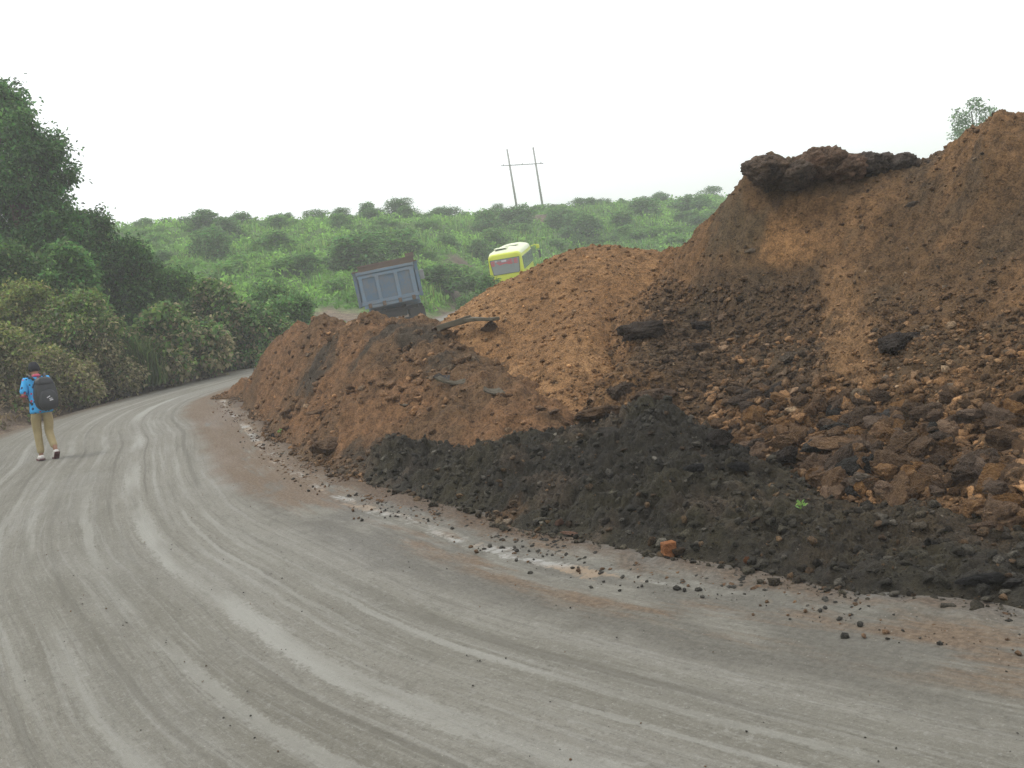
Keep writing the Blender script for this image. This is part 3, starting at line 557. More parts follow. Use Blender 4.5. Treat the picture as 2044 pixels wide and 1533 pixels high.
# named stones: (px, py, width px, kind, label, aspect, name)
NAMED = [
    (1196, 838, 92, 'b', 'large reddish brown boulder with a pale scar beside the black soil peak', (1.15, .8, .75)),
    (1215, 868, 46, 'g', 'pale grey flat stone on top of the black soil bank left of its peak', (1.2, .8, .5)),
    (1312, 800, 78, 'b', 'big brown boulder just behind the peak of the black soil bank', (1, .9, .85)),
    (1240, 795, 62, 'b', 'dark brown boulder between the orange heap foot and the big boulder', (1, .9, .9)),
    (1282, 672, 88, 'd', 'dark crumbly boulder on the edge between the orange and dark heaps', (1, .8, .8)),
    (1398, 657, 48, 'd', 'round dark boulder halfway up the dark rubble slope', (1, .9, .85)),
    (1580, 720, 50, 'p', 'pale squared stone block on the dark rubble slope', (1.2, .7, .6)),
    (1782, 700, 66, 'd', 'large angular dark boulder at the side of the bare soil chute', (1, .9, .95)),
    (1812, 680, 44, 'd', 'smaller dark boulder leaning on the angular one by the soil chute', (.9, .9, 1)),
    (1600, 808, 44, 'b', 'rounded tan boulder in the middle of the rubble slope', (1.1, .9, .75)),
    (1436, 884, 58, 'd', 'round dark brown boulder at the slope foot right of the black peak', (1, .95, .9)),
    (1672, 868, 46, 'g', 'rounded grey brown boulder above the orange stones at the slope foot', (.95, .9, 1)),
    (1634, 900, 56, 'g', 'grey topped boulder in the line of stones at the slope foot', (1.1, .9, .8)),
    (1690, 905, 78, 'o', 'long orange boulder in the line of stones at the slope foot', (1.3, .8, .7)),
    (1640, 935, 66, 'o', 'bright orange boulder in front of the grey topped one', (1.1, .9, .8)),
    (1722, 944, 74, 'g', 'broad grey boulder at the slope foot beside orange stones', (1.15, .85, .75)),
    (1565, 925, 66, 'd', 'dark brown boulder left of the bright orange one', (1, .9, .9)),
    (1838, 938, 60, 'b', 'brown boulder right of the broad grey one', (1, .9, .85)),
    (1948, 1028, 60, 'o', 'round tan orange boulder standing on the black soil at the right', (1, .95, .95)),
    (2022, 1015, 62, 'o', 'orange boulder at the right edge of the picture', (1, .95, .9)),
    (1960, 1060, 40, 'o', 'small orange stone just below the round tan one', (1.2, .9, .7)),
    (1880, 990, 44, 'b', 'flattish brown boulder above the black soil on the right', (1.2, .9, .7)),
    (1900, 870, 34, 'g', 'flat grey stone among brown rubble on the right slope', (1.2, .8, .5)),
    (548, 874, 18, 'k', 'small black stone standing on the road shoulder by a green sprout', (1, 1, .9)),
    (640, 826, 42, 'o', 'tan flat rock lying on the apron of the low brown heap', (1.2, .8, .45)),
    (574, 828, 28, 'o', 'small orange rock at the toe of the low brown heap', (1.1, .8, .6)),
    (660, 905, 60, 'b', 'lumpy brown clod at the front toe of the low heap', (1.1, .9, .85)),
    (682, 945, 16, 'p', 'small tan round stone in front of the lumpy clod', (1, 1, .9)),
    (820, 634, 22, 'p', 'pale tan boulder on the crest of the low heap behind which the truck stands', (.9, .9, 1.1)),
    (975, 662, 30, 'b', 'brown boulder under the old wooden beam', (.8, .8, 1.3)),
    (1080, 822, 30, 'o', 'round orange stone at the foot of the orange heap', (1, 1, .85)),
    (1106, 828, 28, 'o', 'second orange stone at the orange heap foot, nearer the big boulder', (1.1, 1, .8)),
    (1118, 1050, 26, 'r', 'pinkish red broken brick piece at the black bank toe', (.8, .7, 1)),
    (1142, 1070, 30, 'r', 'flat orange red brick piece lying at the black bank toe', (1.2, .8, .45)),
    (1492, 1128, 18, 'r', 'small reddish stone in the black bank above the grey mud', (.8, .8, 1.2)),
    (1392, 948, 40, 'k', 'black angular block on the black bank right of its peak', (1, .9, .8)),
    (1480, 945, 40, 'k', 'dark grey angular block on the black bank above the green sprout', (1, .9, .85)),
    (1970, 1170, 60, 'k', 'dark grey curved slab at the right end of the black bank', (1.3, .7, .6)),
    (2018, 1175, 40, 'g', 'grey slab fragment at the right edge beside the curved slab', (1, .7, .8)),
    (1500, 510, 18, 'p', 'small pale stone high on the tall heap under the overhang', (1.3, .8, .7)),
    (1822, 412, 22, 'p', 'pale tan stone just under the notch of the tall heap crest', (1.3, .8, .7)),
    (1400, 700, 26, 'b', 'tan stone below the round dark boulder on the rubble slope', (1.1, .9, .8)),
]
for px, py, w, k, lab, asp in NAMED:
    p = hitpix(px, py); place_rock(p, px_size(w, p), k, lab, None, (random.uniform(-.25, .25), random.uniform(-.25, .25), random.uniform(-.4, .4)), asp, sink=.14)
# squared brick standing upright at the toe of the black bank
p = hitpix(1337, 1116); mb = MB(); sB = px_size(27, p) * 2
mb.box((0, 0, sB * .55), (sB, sB * .6, sB * 1.15), Matrix.Rotation(.06, 3, 'Y'), sB * .07)
bmesh.ops.subdivide_edges(mb.bm, edges=mb.bm.edges, cuts=3, use_grid_fill=True)
for v in mb.bm.verts: v.co += v.co.normalized() * .03 * sB * mnoise.noise(v.co * (6 / sB))
o = mb.build('brick', M_brick); o.location = p; o.rotation_euler = (.05, 0, .35); tag(o, 'orange square brick standing upright on grey mud at the black bank toe', 'brick')
# overhanging clods on the crest of the tall heap
def clod(px, py, Y, dim, seed, mat, label, rot=0):
    q = at(px, py, Y); bm = bmesh.new(); bmesh.ops.create_icosphere(bm, subdivisions=5, radius=1); off = Vector((seed * 3.1, seed * 1.7, 5))
    for v in bm.verts:
        p = v.co.copy(); f = 1 + .22 * mnoise.noise(p * 1.4 + off) + .16 * mnoise.noise(p * 3 + off) + .16 * abs(mnoise.noise(p * 6 + off)) + .11 * mnoise.noise(p * 12 + off) + .06 * mnoise.noise(p * 28 + off)
        f += .22 * mnoise.noise(p * .9 + off * 2)
        v.co = Vector((p.x * dim[0], p.y * dim[1], p.z * dim[2])) * f
    me = bpy.data.meshes.new('clod'); bm.to_mesh(me); bm.free(); n = len(me.vertices); me.polygons.foreach_set('use_smooth', np.ones(len(me.polygons), bool))
    V = np.array([v.co[:] for v in me.vertices]); k = smooth(-.1, .5, fbm(V[:, 0] * 2 + seed, V[:, 2] * 2 + V[:, 1], 2.0, 4, seed))
    c = mixc(A3(mat[0]), A3(mat[1]), k); a = me.color_attributes.new('Col', 'FLOAT_COLOR', 'POINT'); a.data.foreach_set('color', np.c_[c, np.ones(n)].astype(np.float32).ravel())
    o = link('clod', me, M_soil); o.location = q; o.rotation_euler = (0, rot, .2); return tag(o, label, 'soil clod')
K1, K2, K3 = ((.085, .062, .046), (.16, .11, .075)), ((.125, .08, .052), (.21, .125, .08)), ((.07, .056, .045), (.125, .09, .064))
clod(1530, 340, 12.0, (.22, .28, .155), 3, K1, 'dark soil clod overhanging furthest left on the tall heap crest', .1)
clod(1585, 352, 11.9, (.20, .26, .14), 5, K1, 'dark crumbly clod tucked between the overhanging one and the flat topped one', -.1)
clod(1640, 326, 11.95, (.25, .30, .185), 8, K2, 'reddish brown flat topped clod, highest of those on the heap crest', .05)
clod(1692, 338, 11.85, (.22, .28, .16), 11, K2, 'brown clod leaning against the right side of the flat topped one', -.15)
clod(1745, 332, 11.8, (.23, .28, .16), 13, K3, 'dark clod in the middle of the right half of the crest row', .1)
clod(1797, 333, 11.7, (.21, .27, .15), 17, K3, 'dark rough clod last but one at the right end of the crest row', -.05)
clod(1838, 338, 11.6, (.14, .2, .11), 19, K1, 'small clod at the right end of the crest row beside the notch', .2)
# scattered rubble: pick places on the heaps by density, biggest visible ones become single rocks, the rest one rubble object
def scatter():
    N = 300000; X = rng.uniform(-8.5, 8.5, N); Y = rng.uniform(4.2, 27, N)
    H4 = np.stack([h.h(X, Y) for h in HEAPS]); wh = H4.argmax(0); z = H4.max(0); dist = np.hypot(X, Y)
    P = proj(np.stack([X, Y, z], 1)); u, v = P[:, 0], P[:, 1]
    n = fbm(X, Y, .7, 3, 101); pr = np.zeros(N); smin = np.zeros(N); smax = np.zeros(N)
    r = rng.random(N)
    A = wh == 0; pr[A] = .22 * smooth(-.3, .3, n[A]); smin[A] = .010; smax[A] = .085
    B = wh == 1; pr[B] = .3 + .6 * smooth(1.2, .3, z[B]); smin[B] = .008; smax[B] = .045
    C = wh == 2; low = smooth(1.7, .35, z); mid = smooth(1240, 1330, u) * (1 - smooth(1600, 1680, u)) * smooth(530, 580, v)
    right = smooth(1700, 1800, u) * smooth(560, 650, v)
    dens = np.maximum(low, np.maximum(mid * .9, right * .75)); chute = (1 - smooth(30, 60, np.abs(u - 1695))) * (1 - smooth(740, 800, v))
    dens = dens * (1 - .85 * chute)
    pr[C] = (.25 + .75 * dens[C]); smin[C] = .010 + .010 * dens[C]; smax[C] = .04 + .03 * dens[C] + .075 * smooth(.75, .3, z[C]) * smooth(1350, 1500, u[C])
    D = wh == 3; pr[D] = .75; smin[D] = .006; smax[D] = .05
    toe = (z <= .11) & (z > -.06) & ((wh == 3) | (wh == 0)); pr = np.where(toe, .8, pr); smax = np.where(toe, .05, smax); z = np.where(toe, np.maximum(z, .025), z)
    ok = ((z > .03) | toe) & (r < pr) & ((u < 2800) & (u > 380))
    q = rng.random(N); size = smin + (smax - smin) * q ** 7
    # sizes that read at the distance
    keep = ok
    return X[keep], Y[keep], z[keep], size[keep], wh[keep], u[keep], v[keep], dens[keep]
sx, sy, sz, ssz, sw, su, sv, sdn = scatter()
# extra small crumbs along the road shoulder
n2_ = 34000; s_i = rng.integers(0, len(RS), n2_); t_ = np.where(rng.random(n2_) < .84, np.where(rng.random(n2_) < .5, np.where(rng.random(n2_) < .5, rng.normal(-.27, .06, n2_), rng.normal(.02, .08, n2_) - .25 * (s_i * .12 > S_LINE)), rng.uniform(-1.9, -.15, n2_)), rng.uniform(0, 8, n2_))
near_ = np.where(RL[:, 1] < 13)[0]; verge_ = np.where((RL[:, 1] > 2) & (RL[:, 1] < 25))[0]; s_i = np.where(t_ > .35, rng.choice(near_, n2_), rng.choice(verge_, n2_))
js_ = rng.uniform(-.09, .09, n2_); ex = RL[s_i, 0] + NRM[s_i, 0] * t_ + TAN[s_i, 0] * js_; ey = RL[s_i, 1] + NRM[s_i, 1] * t_ + TAN[s_i, 1] * js_; okk = (hz(ex, ey) < .03) & (ey > 2.5) & (ey < 30)
ex, ey, t_, s_i = ex[okk], ey[okk], t_[okk], s_i[okk]
cl_ = fbm(s_i * .12, t_ * 2, .8, 3, 161) > -.05; kp = (t_ > .3) | cl_ | (rng.random(len(ex)) < .25)
ex, ey, t_ = ex[kp], ey[kp], t_[kp]
esz = np.where(t_ > .3, .002 + .006 * rng.random(len(ex)) ** 5, .004 + .024 * rng.random(len(ex)) ** 4)
PAL = {0: [('b', .72), ('o', .17), ('d', .08), ('p', .03)], 1: [('o', .86), ('p', .04), ('b', .1)], 2: [('b', .5), ('d', .33), ('o', .1), ('g', .04), ('p', .03)], 3: [('k', .66), ('g', .2), ('b', .14)]}
CC = {'b': (.165, .098, .052), 'o': (.25, .132, .058), 'd': (.10, .068, .046), 'g': (.135, .126, .108), 'k': (.042, .041, .036), 'p': (.28, .22, .15)}
kinds = np.array([random.choices([a for a, _ in PAL[w]], [b for _, b in PAL[w]])[0] for w in sw])
# the slope foot of the tall heap is lighter and more orange
lowC = (sw == 2) & (sz < .95) & (su > 1420); kinds[lowC & (kinds == 'd')] = 'b'; swap = lowC & (rng.random(len(sw)) < .5); kinds[swap] = 'o'
darkC = (sw == 2) & (su < 1640) & (sv < 800) & (rng.random(len(sw)) < .6); kinds[darkC] = 'd'
app = ssz / np.hypot(sx, sy) * np.where(sw == 1, .5, 1)
DG_CAND = np.argsort(-app)

# ------------------------------------------------------------------ leaves
def leaf_arrays(C, D, S_, col, wid=.5, fold=.18, jit=.9):
    """one bent quad per leaf: C centres, D outward directions, S_ lengths"""
    n = len(C); up = rng.normal(0, .55, (n, 3)) + A3([0, 0, 1.0]); d = D + rng.normal(0, jit, (n, 3)); d /= np.linalg.norm(d, axis=1)[:, None] + 1e-9
    sd_ = np.cross(d, up); sd_ /= np.linalg.norm(sd_, axis=1)[:, None] + 1e-9; nn = np.cross(sd_, d)
    L = S_[:, None]; m = C + d * L * .08
    V = np.stack([C - d * L * .45, m + sd_ * L * wid * .5 + nn * L * fold, C + d * L * .55, m - sd_ * L * wid * .5 + nn * L * fold], 1).reshape(-1, 3)
    return V, np.arange(4 * n).reshape(n, 4), np.repeat(col, 4, 0)
def leafcol(n, base, var=.3, alt=None, alt_p=None):
    base = A3(base); c = base[None] * (1 + var * rng.normal(0, 1, (n, 1))).clip(.4, 1.9)
    c = c * (1 + .12 * rng.normal(0, 1, (n, 3)))
    if alt is not None:
        k = (rng.random(n) < alt_p)[:, None]; ca = A3(alt)[None] * (1 + .35 * rng.normal(0, 1, (n, 1))).clip(.4, 1.9); c = np.where(k, ca, c)
    return c.clip(.006, .8)
def crown(lobes, per_m2, leaf, base, alt=None, altf=None, droop=.35, var=.3, wid=.5, jit=.9, minz=None, light=None):
    """lobes: list of (center, radii): leaves spread through the outer part of each lobe"""
    Cs, Ds = [], []
    for c, r in lobes:
        r = A3(r, ) if np.ndim(r) else A3([r, r, r]); c = A3(c)
        area = 4 * math.pi * (np.prod(r) ** (2 / 3)); n = max(6, int(area * per_m2))
        d = rng.normal(0, 1, (n, 3)); d /= np.linalg.norm(d, axis=1)[:, None]
        rr = 1 - .5 * rng.random(n) ** 1.5 + .12 * rng.normal(0, 1, n) + (rng.random(n) < .10) * rng.random(n) * .45
        bum = 1 + .38 * perlin(d[:, 0] * 2.3 + c[0], d[:, 1] * 2.3 + d[:, 2] * 2.9 + c[2] * 1.3) + .28 * perlin(d[:, 0] * 6 + c[0], d[:, 1] * 6 + d[:, 2] * 7 + c[2] * 1.3)
        Cs.append(c + d * r * (rr * bum)[:, None]); Ds.append(d)
    C = np.concatenate(Cs); D = np.concatenate(Ds)
    if minz is not None: k = C[:, 2] > minz; C, D = C[k], D[k]
    D = D * 1.0 + A3([0, 0, -droop]); n = len(C)
    col = leafcol(n, base, var, alt, None if alt is None else altf(C))
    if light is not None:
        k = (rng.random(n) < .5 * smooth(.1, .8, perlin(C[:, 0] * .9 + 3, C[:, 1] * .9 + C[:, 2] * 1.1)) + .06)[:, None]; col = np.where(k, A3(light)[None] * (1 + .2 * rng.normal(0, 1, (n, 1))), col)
    return leaf_arrays(C, D, leaf * rng.uniform(.6, 1.35, n), col.clip(.006, .8), wid, jit=jit)
def merge(parts):
    Vs, Fs, Cs, k = [], [], [], 0
    for V, F_, c in parts: Vs.append(V); Fs.append(F_ + k); Cs.append(c); k += len(V)
    return np.concatenate(Vs), np.concatenate(Fs), np.concatenate(Cs)
def leaf_obj(name, arr, mat, parent=None):
    return link(name, np_mesh(name, arr[0], arr[1], 4, arr[2]), mat, parent)
def trunk_obj(parent, base_r, h, lobes, lean=(0, 0), mat=M_bark):
    mb = MB(); top = Vector((lean[0], lean[1], h))
    pts = [Vector((0, 0, -.4))] + [Vector((lean[0] * f + .12 * math.sin(f * 5), lean[1] * f + .1 * math.cos(f * 4) - .1, h * f)) for f in (.15, .4, .7, 1)]
    mb.tube(pts, [base_r * 1.3, base_r, base_r * .85, base_r * .65, base_r * .35], 9)
    for c, r in lobes:
        c = Vector(c); f = random.uniform(.35, .8); p = Vector((lean[0] * f, lean[1] * f, h * f))
        if c.z < p.z * .6: p = Vector((0, 0, max(.1, c.z * .4)))
        md = (p + c) * .5 + Vector((0, 0, .12 * (c - p).length)); mb.tube([p, md, c], [base_r * .38, base_r * .22, base_r * .08], 6)
    return mb.build('trunk', mat, parent, True)

# ---- left bank trees and bushes. pixel box -> world size
def pix_bush(px, ptop, pbot, wpx, Y):
    top = at(px, ptop, Y); bot = at(px, pbot, Y); w = wpx * Y / FPX * 1.03
    return A3([bot[0], Y, max(bot[2], 0)]), max(.5, top[2] - max(bot[2], 0)), w
def lobed(h, w, n, seed, dep=None, tall=.5):
    r = random.Random(seed); L = []; dep = dep or w * .8
    for i in range(n):
        a = r.uniform(0, 6.28); f = r.uniform(0.1, 1) ** .6; zf = r.uniform(.15, .92)
        wr = math.sqrt(max(.05, 1 - (zf - .35) ** 2 / .45)) * .5
        rr = r.uniform(.15, .24) * min(w, h)
        L.append(((math.cos(a) * f * wr * w * .85, math.sin(a) * f * wr * dep * .8, zf * h * .95), (rr * 1.15, rr * 1.1, rr)))
    L.append(((0, 0, h * .42), (w * .34, dep * .32, h * .36))); L.append(((r.uniform(-.1, .1) * w, 0, h * .8), (w * .2, w * .2, h * .17)))
    return L
DUST = (.33, .295, .165)
def bush(name, spec, nl, leaf, base, label, cat, seed, dust=None, per=None, light=None, var=.35, group=None, droop=.5, wid=.55, twig=True):
    p, h, w = pix_bush(*spec); o = empty(name, p); L = lobed(h, w, nl, seed)
    per = per or 2.6 / (leaf * leaf * wid * .5) * .5
    zb = p[2]
    altf = None
    if dust: altf = lambda C: np.clip(dust[0] * (1 - smooth(dust[1], dust[2], C[:, 2] + zb + .8 * perlin(C[:, 0] * 1.1, C[:, 2] * 1.1 + C[:, 1]))), 0, .95)
    arr = crown(L, per, leaf, base, DUST if dust else None, altf, droop, var, wid, minz=-.6, light=light)
    leaf_obj('crown', arr, M_leaf, o); trunk_obj(o, .05 + .012 * h, h * .7, L[:max(5, nl // 2)])
    return tag(o, label, cat, group)
DG = (.065, .14, .042); MG = (.085, .17, .04); LG = (.18, .34, .07); OL = (.20, .24, .07)
def px_tree(px, Y, zb, lobes, per, leaf, base, light, label):
    b0 = at(px, 640, Y); o = empty('tree', (b0[0], Y, zb)); L = []
    for x, y, r in lobes:
        q = at(x - 8, y + 22, Y); rr = r * .86 * Y / FPX; L.append(((q[0] - b0[0], random.uniform(-.9, .9), q[2] - zb), (rr * 1.05, rr * 1.1, rr)))
        for _ in range(4):
            a = random.uniform(0, 6.28); f = rr * .8; L.append(((q[0] - b0[0] + math.cos(a) * f, random.uniform(-1.4, .4), q[2] - zb + math.sin(a) * f), (rr * .42, rr * .42, rr * .36)))
    arr = crown(L, per, leaf, base, None, None, .4, .42, .5, light=light); leaf_obj('crown', arr, M_leaf, o); trunk_obj(o, .22, max(c[2] for c, _ in L) * .8, L[::3]); return tag(o, label, 'tree')
TG = (0.071, 0.156, 0.046); TL = (0.122, 0.250, 0.066)
px_tree(-20, 36.5, 2.5, [(-80, 230, 80), (8, 178, 46), (-30, 290, 90), (42, 205, 40), (-20, 400, 85), (30, 280, 60), (10, 500, 80)], 190, .17, TG, TL, 'tallest dark tree rising at the left edge above the bank')
px_tree(85, 35.5, 2.2, [(72, 238, 40), (98, 272, 42), (118, 325, 44), (75, 330, 64), (126, 385, 38), (70, 410, 70), (115, 450, 52), (60, 500, 70)], 200, .16, TG, TL, 'dark round crowned tree just right of the tallest tree on the left')
px_tree(150, 34.5, 1.8, [(150, 440, 44), (110, 500, 60), (165, 500, 52), (140, 560, 60)], 200, .16, TG, TL, 'lower dark tree beneath the two tall trees on the left bank')
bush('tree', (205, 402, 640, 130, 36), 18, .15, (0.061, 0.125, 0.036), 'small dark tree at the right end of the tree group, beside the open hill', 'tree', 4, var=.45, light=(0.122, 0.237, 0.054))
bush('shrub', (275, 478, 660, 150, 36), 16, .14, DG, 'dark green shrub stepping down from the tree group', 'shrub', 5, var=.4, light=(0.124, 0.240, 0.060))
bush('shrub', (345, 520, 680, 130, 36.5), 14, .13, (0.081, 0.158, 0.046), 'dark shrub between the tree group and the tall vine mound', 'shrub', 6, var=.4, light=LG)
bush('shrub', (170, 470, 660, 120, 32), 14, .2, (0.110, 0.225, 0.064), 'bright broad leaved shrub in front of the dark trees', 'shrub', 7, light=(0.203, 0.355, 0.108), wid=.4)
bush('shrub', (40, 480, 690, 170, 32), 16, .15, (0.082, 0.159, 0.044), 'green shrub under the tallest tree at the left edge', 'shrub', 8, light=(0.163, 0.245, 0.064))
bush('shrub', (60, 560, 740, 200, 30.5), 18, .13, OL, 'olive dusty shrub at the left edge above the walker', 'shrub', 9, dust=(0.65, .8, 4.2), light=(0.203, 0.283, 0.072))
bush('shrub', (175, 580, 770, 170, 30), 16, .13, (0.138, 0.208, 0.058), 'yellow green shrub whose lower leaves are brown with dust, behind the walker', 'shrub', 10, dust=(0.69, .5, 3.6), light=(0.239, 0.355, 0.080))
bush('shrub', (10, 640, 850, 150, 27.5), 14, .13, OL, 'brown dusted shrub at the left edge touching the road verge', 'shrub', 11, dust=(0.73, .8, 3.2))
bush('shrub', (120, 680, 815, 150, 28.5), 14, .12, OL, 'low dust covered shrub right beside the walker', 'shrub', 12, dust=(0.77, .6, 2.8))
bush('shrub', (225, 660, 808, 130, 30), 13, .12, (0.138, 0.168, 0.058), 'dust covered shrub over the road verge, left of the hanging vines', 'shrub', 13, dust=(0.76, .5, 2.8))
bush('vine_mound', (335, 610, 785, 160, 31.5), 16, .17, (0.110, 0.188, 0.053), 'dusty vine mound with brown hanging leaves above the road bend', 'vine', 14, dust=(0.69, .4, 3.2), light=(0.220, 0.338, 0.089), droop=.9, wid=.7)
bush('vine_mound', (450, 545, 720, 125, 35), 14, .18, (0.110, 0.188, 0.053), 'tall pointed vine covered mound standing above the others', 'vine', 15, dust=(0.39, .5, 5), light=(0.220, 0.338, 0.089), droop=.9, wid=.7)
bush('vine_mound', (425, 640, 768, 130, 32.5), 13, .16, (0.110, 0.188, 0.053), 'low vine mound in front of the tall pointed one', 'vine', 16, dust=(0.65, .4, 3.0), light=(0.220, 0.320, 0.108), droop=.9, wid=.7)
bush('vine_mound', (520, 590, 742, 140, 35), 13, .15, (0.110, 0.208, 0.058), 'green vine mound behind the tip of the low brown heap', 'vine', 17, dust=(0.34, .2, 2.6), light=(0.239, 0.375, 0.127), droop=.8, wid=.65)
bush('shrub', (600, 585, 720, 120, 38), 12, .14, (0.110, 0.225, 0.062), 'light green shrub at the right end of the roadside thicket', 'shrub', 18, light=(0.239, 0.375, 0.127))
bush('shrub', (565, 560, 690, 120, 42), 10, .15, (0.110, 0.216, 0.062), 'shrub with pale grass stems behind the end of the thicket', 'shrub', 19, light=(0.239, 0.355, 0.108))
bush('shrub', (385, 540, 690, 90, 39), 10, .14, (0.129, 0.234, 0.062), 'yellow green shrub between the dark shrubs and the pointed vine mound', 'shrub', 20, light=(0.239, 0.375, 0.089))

# undergrowth between the shrubs of the left bank
def undergrowth():
    N = 90000; X = rng.uniform(-26, -4, N); Y = rng.uniform(22, 44, N); s_, t_ = road_st(X, Y); d = t_ - road_w(s_); z = bil(xs, ys, GZ, X, Y)
    keep = (d > .9 + .5 * perlin(X * .7, Y * .7)) & (t_ > 0); X, Y, z, d = X[keep], Y[keep], z[keep], d[keep]; N = len(X)
    n = perlin(X * .5, Y * .5, 3); C = np.stack([X, Y, z + rng.random(N) * (.15 + .75 * smooth(.2, 2.5, d) * (.6 + n))], 1)
    k = np.clip(.95 - d * .12 + .3 * n, .1, .95); col = np.where((rng.random(N) < k)[:, None], A3([[.22, .17, .10]]), A3([[.11, .19, .05]])) * (1 + .3 * rng.normal(0, 1, (N, 1))).clip(.4, 1.8)
    return leaf_arrays(C, np.tile(A3([.2, -.6, .1]), (N, 1)), rng.uniform(.08, .2, N), col, .5)
o = leaf_obj('undergrowth', undergrowth(), M_leaf); tag(o, kind='stuff')

# hanging grass tufts on the bank
def grass_arr(C, L, base, w=.02, spread=.55, n_seg=3):
    n = len(C); a = rng.uniform(0, 6.28, n); l = L * rng.uniform(.6, 1.2, n); out = np.stack([np.cos(a), np.sin(a), np.zeros(n)], 1)
    sd_ = np.stack([-np.sin(a), np.cos(a), np.zeros(n)], 1) * w
    sp = spread * rng.uniform(.3, 1.2, n); p0 = C; p1 = C + out * (sp * l * .35)[:, None] + A3([0, 0, 1]) * (l * .6)[:, None]; p2 = C + out * (sp * l)[:, None] + A3([0, 0, 1]) * (l * (.95 - .5 * sp))[:, None]
    V = np.stack([p0 - sd_, p0 + sd_, p1 + sd_ * .8, p1 - sd_ * .8, p2 + sd_ * .15, p2 - sd_ * .15], 1).reshape(-1, 3)
    i = np.arange(n)[:, None] * 6; F_ = np.concatenate([i + A3([0, 1, 2, 3])[None], i + A3([3, 2, 4, 5])[None]])
    return V, F_.astype(int), np.repeat(leafcol(n, base, .3), 6, 0)
for px, py, Y, L, lab in ((305, 745, 31.0, 1.5, 'tuft of long green grass hanging between the dusty shrubs'), (290, 720, 31.2, 1.2, 'shorter grass tuft above the long one between the dusty shrubs'), (590, 640, 40, 1.6, 'pale tall grass tuft at the far end of the thicket')):
    p = at(px, py, Y); n = 350; C = rng.normal(0, .22, (n, 3)) * A3([1, .8, .15])
    o = leaf_obj('grass_tuft', grass_arr(C, L, (.10, .15, .045), .018), M_leaf); o.location = (p[0], Y - .6, max(p[2] - .3, .05)); tag(o, lab, 'grass tuft')

# ------------------------------------------------------------------ hillside
# ground cover: one loose layer of leaves over the slopes
def hillcover():
    N = 200000; X = rng.uniform(-62, 62, N); Y = 36 + 95 * rng.random(N); z = bil(xs, ys, GZ, X, Y)
    b_, near, patch = ground_bare(X, Y); keep = (rng.random(N) > b_ * 1.15) & (z > .12) ; u = proj(np.stack([X, Y, z], 1)); keep &= (u[:, 0] > -150) & (u[:, 0] < 2200)
    X, Y, z = X[keep], Y[keep], z[keep]; n = fbm(X, Y, .16, 4, 131); n2 = fbm(X, Y, .6, 3, 132)
    N = len(X); h = rng.random(N) * (.15 + .7 * smooth(-.1, .4, n2)); C = np.stack([X, Y, z + h], 1)
    k = smooth(-.3, .35, n + .4 * n2)
    col = mixc(A3([0.104, 0.218, 0.047]), A3([0.207, 0.391, 0.074]), k) * (1 + .25 * rng.normal(0, 1, (N, 1))).clip(.5, 1.6)
    D = np.tile(A3([0, -.5, .6]), (N, 1)); return leaf_arrays(C, D, rng.uniform(.18, .42, N), col, .6, jit=.8)
o = leaf_obj('ground_cover', hillcover(), M_far); tag(o, kind='stuff')
def hillgrass():
    N = 90000; X = rng.uniform(-50, 55, N); Y = 40 + 88 * rng.random(N); n = fbm(X, Y, .13, 3, 141); z = bil(xs, ys, GZ, X, Y)
    b_, _, _ = ground_bare(X, Y); keep = (n > .02) & (rng.random(N) > b_ * 1.2) & (z > .25); X, Y, z = X[keep], Y[keep], z[keep]
    return grass_arr(np.stack([X, Y, z], 1), .75, (.15, .27, .06), .035, .5)
o = leaf_obj('grass', hillgrass(), M_far); tag(o, kind='stuff')
# bushes: prototypes, then copies
def proto(kind, seed):
    r = random.Random(seed)
    if kind == 'round': L = lobed(1.7, 2.6, 9, seed); a = crown(L, 70, .2, (.12, .235, .062), light=(.17, .32, .08), var=.3)
    elif kind == 'bright': L = lobed(1.3, 2.8, 9, seed); a = crown(L, 75, .19, (.14, .28, .06), light=(.19, .35, .08), var=.25)
    elif kind == 'dark': L = lobed(2.2, 2.6, 10, seed); a = crown(L, 70, .2, (.095, .19, .055), light=(.14, .26, .07), var=.35)
    else:
        L = lobed(3.4, 3.6, 11, seed)[:-2] + [((0, 0, 1.0), (.8, .8, .7))]; a = crown(L, 55, .2, (.085, .17, .052), light=(.13, .24, .07), var=.35)
    return np_mesh('crown', a[0], a[1], 4, a[2]), L
PR = {k: [proto(k, 40 + i + 10 * j) for i in range(4)] for j, k in enumerate(('round', 'bright', 'dark', 'tree'))}
TRM = {}
def hill_plant(kind, i, x, y, sc, label, cat, name, group, szx=1.0, rz=None):
    me, L = PR[kind][i]; o = empty(name, (x, y, tz(x, y) - .15), random.uniform(0, 6.28) if rz is None else rz); o.scale = (sc * szx, sc * szx, sc)
    link('crown', me, M_far, o)
    if cat == 'tree':
        if (kind, i) not in TRM:
            t = trunk_obj(o, .09, max(c[2] for c, _ in L) * .85, L, mat=M_bark); TRM[(kind, i)] = t.data
        else: link('trunk', TRM[(kind, i)], None, o)
    return tag(o, label, cat, group)
SIL = np.array([(250, 560), (330, 590), (400, 560), (450, 545), (500, 590), (560, 590), (640, 615), (650, 628), (715, 620), (720, 548), (835, 520), (850, 615), (880, 640), (940, 603), (975, 570), (1050, 540), (1090, 522), (1140, 503), (1200, 492), (1290, 500), (1345, 503), (1400, 455), (1440, 420), (1480, 300), (2044, 200)])
def hill_spot(px, py):
    d = ray(px, py); d = d / d[1]; Yv = np.arange(40, 135, .4); Q = np.array([0, 0, CAM_H])[None] + d[None] * Yv[:, None]
    zz = bil(xs, ys, GZ, Q[:, 0], Q[:, 1]); k = np.argmax(Q[:, 2] < zz)
    return (Q[k, 0], Q[k, 1]) if Q[k, 2] < zz[k] else None
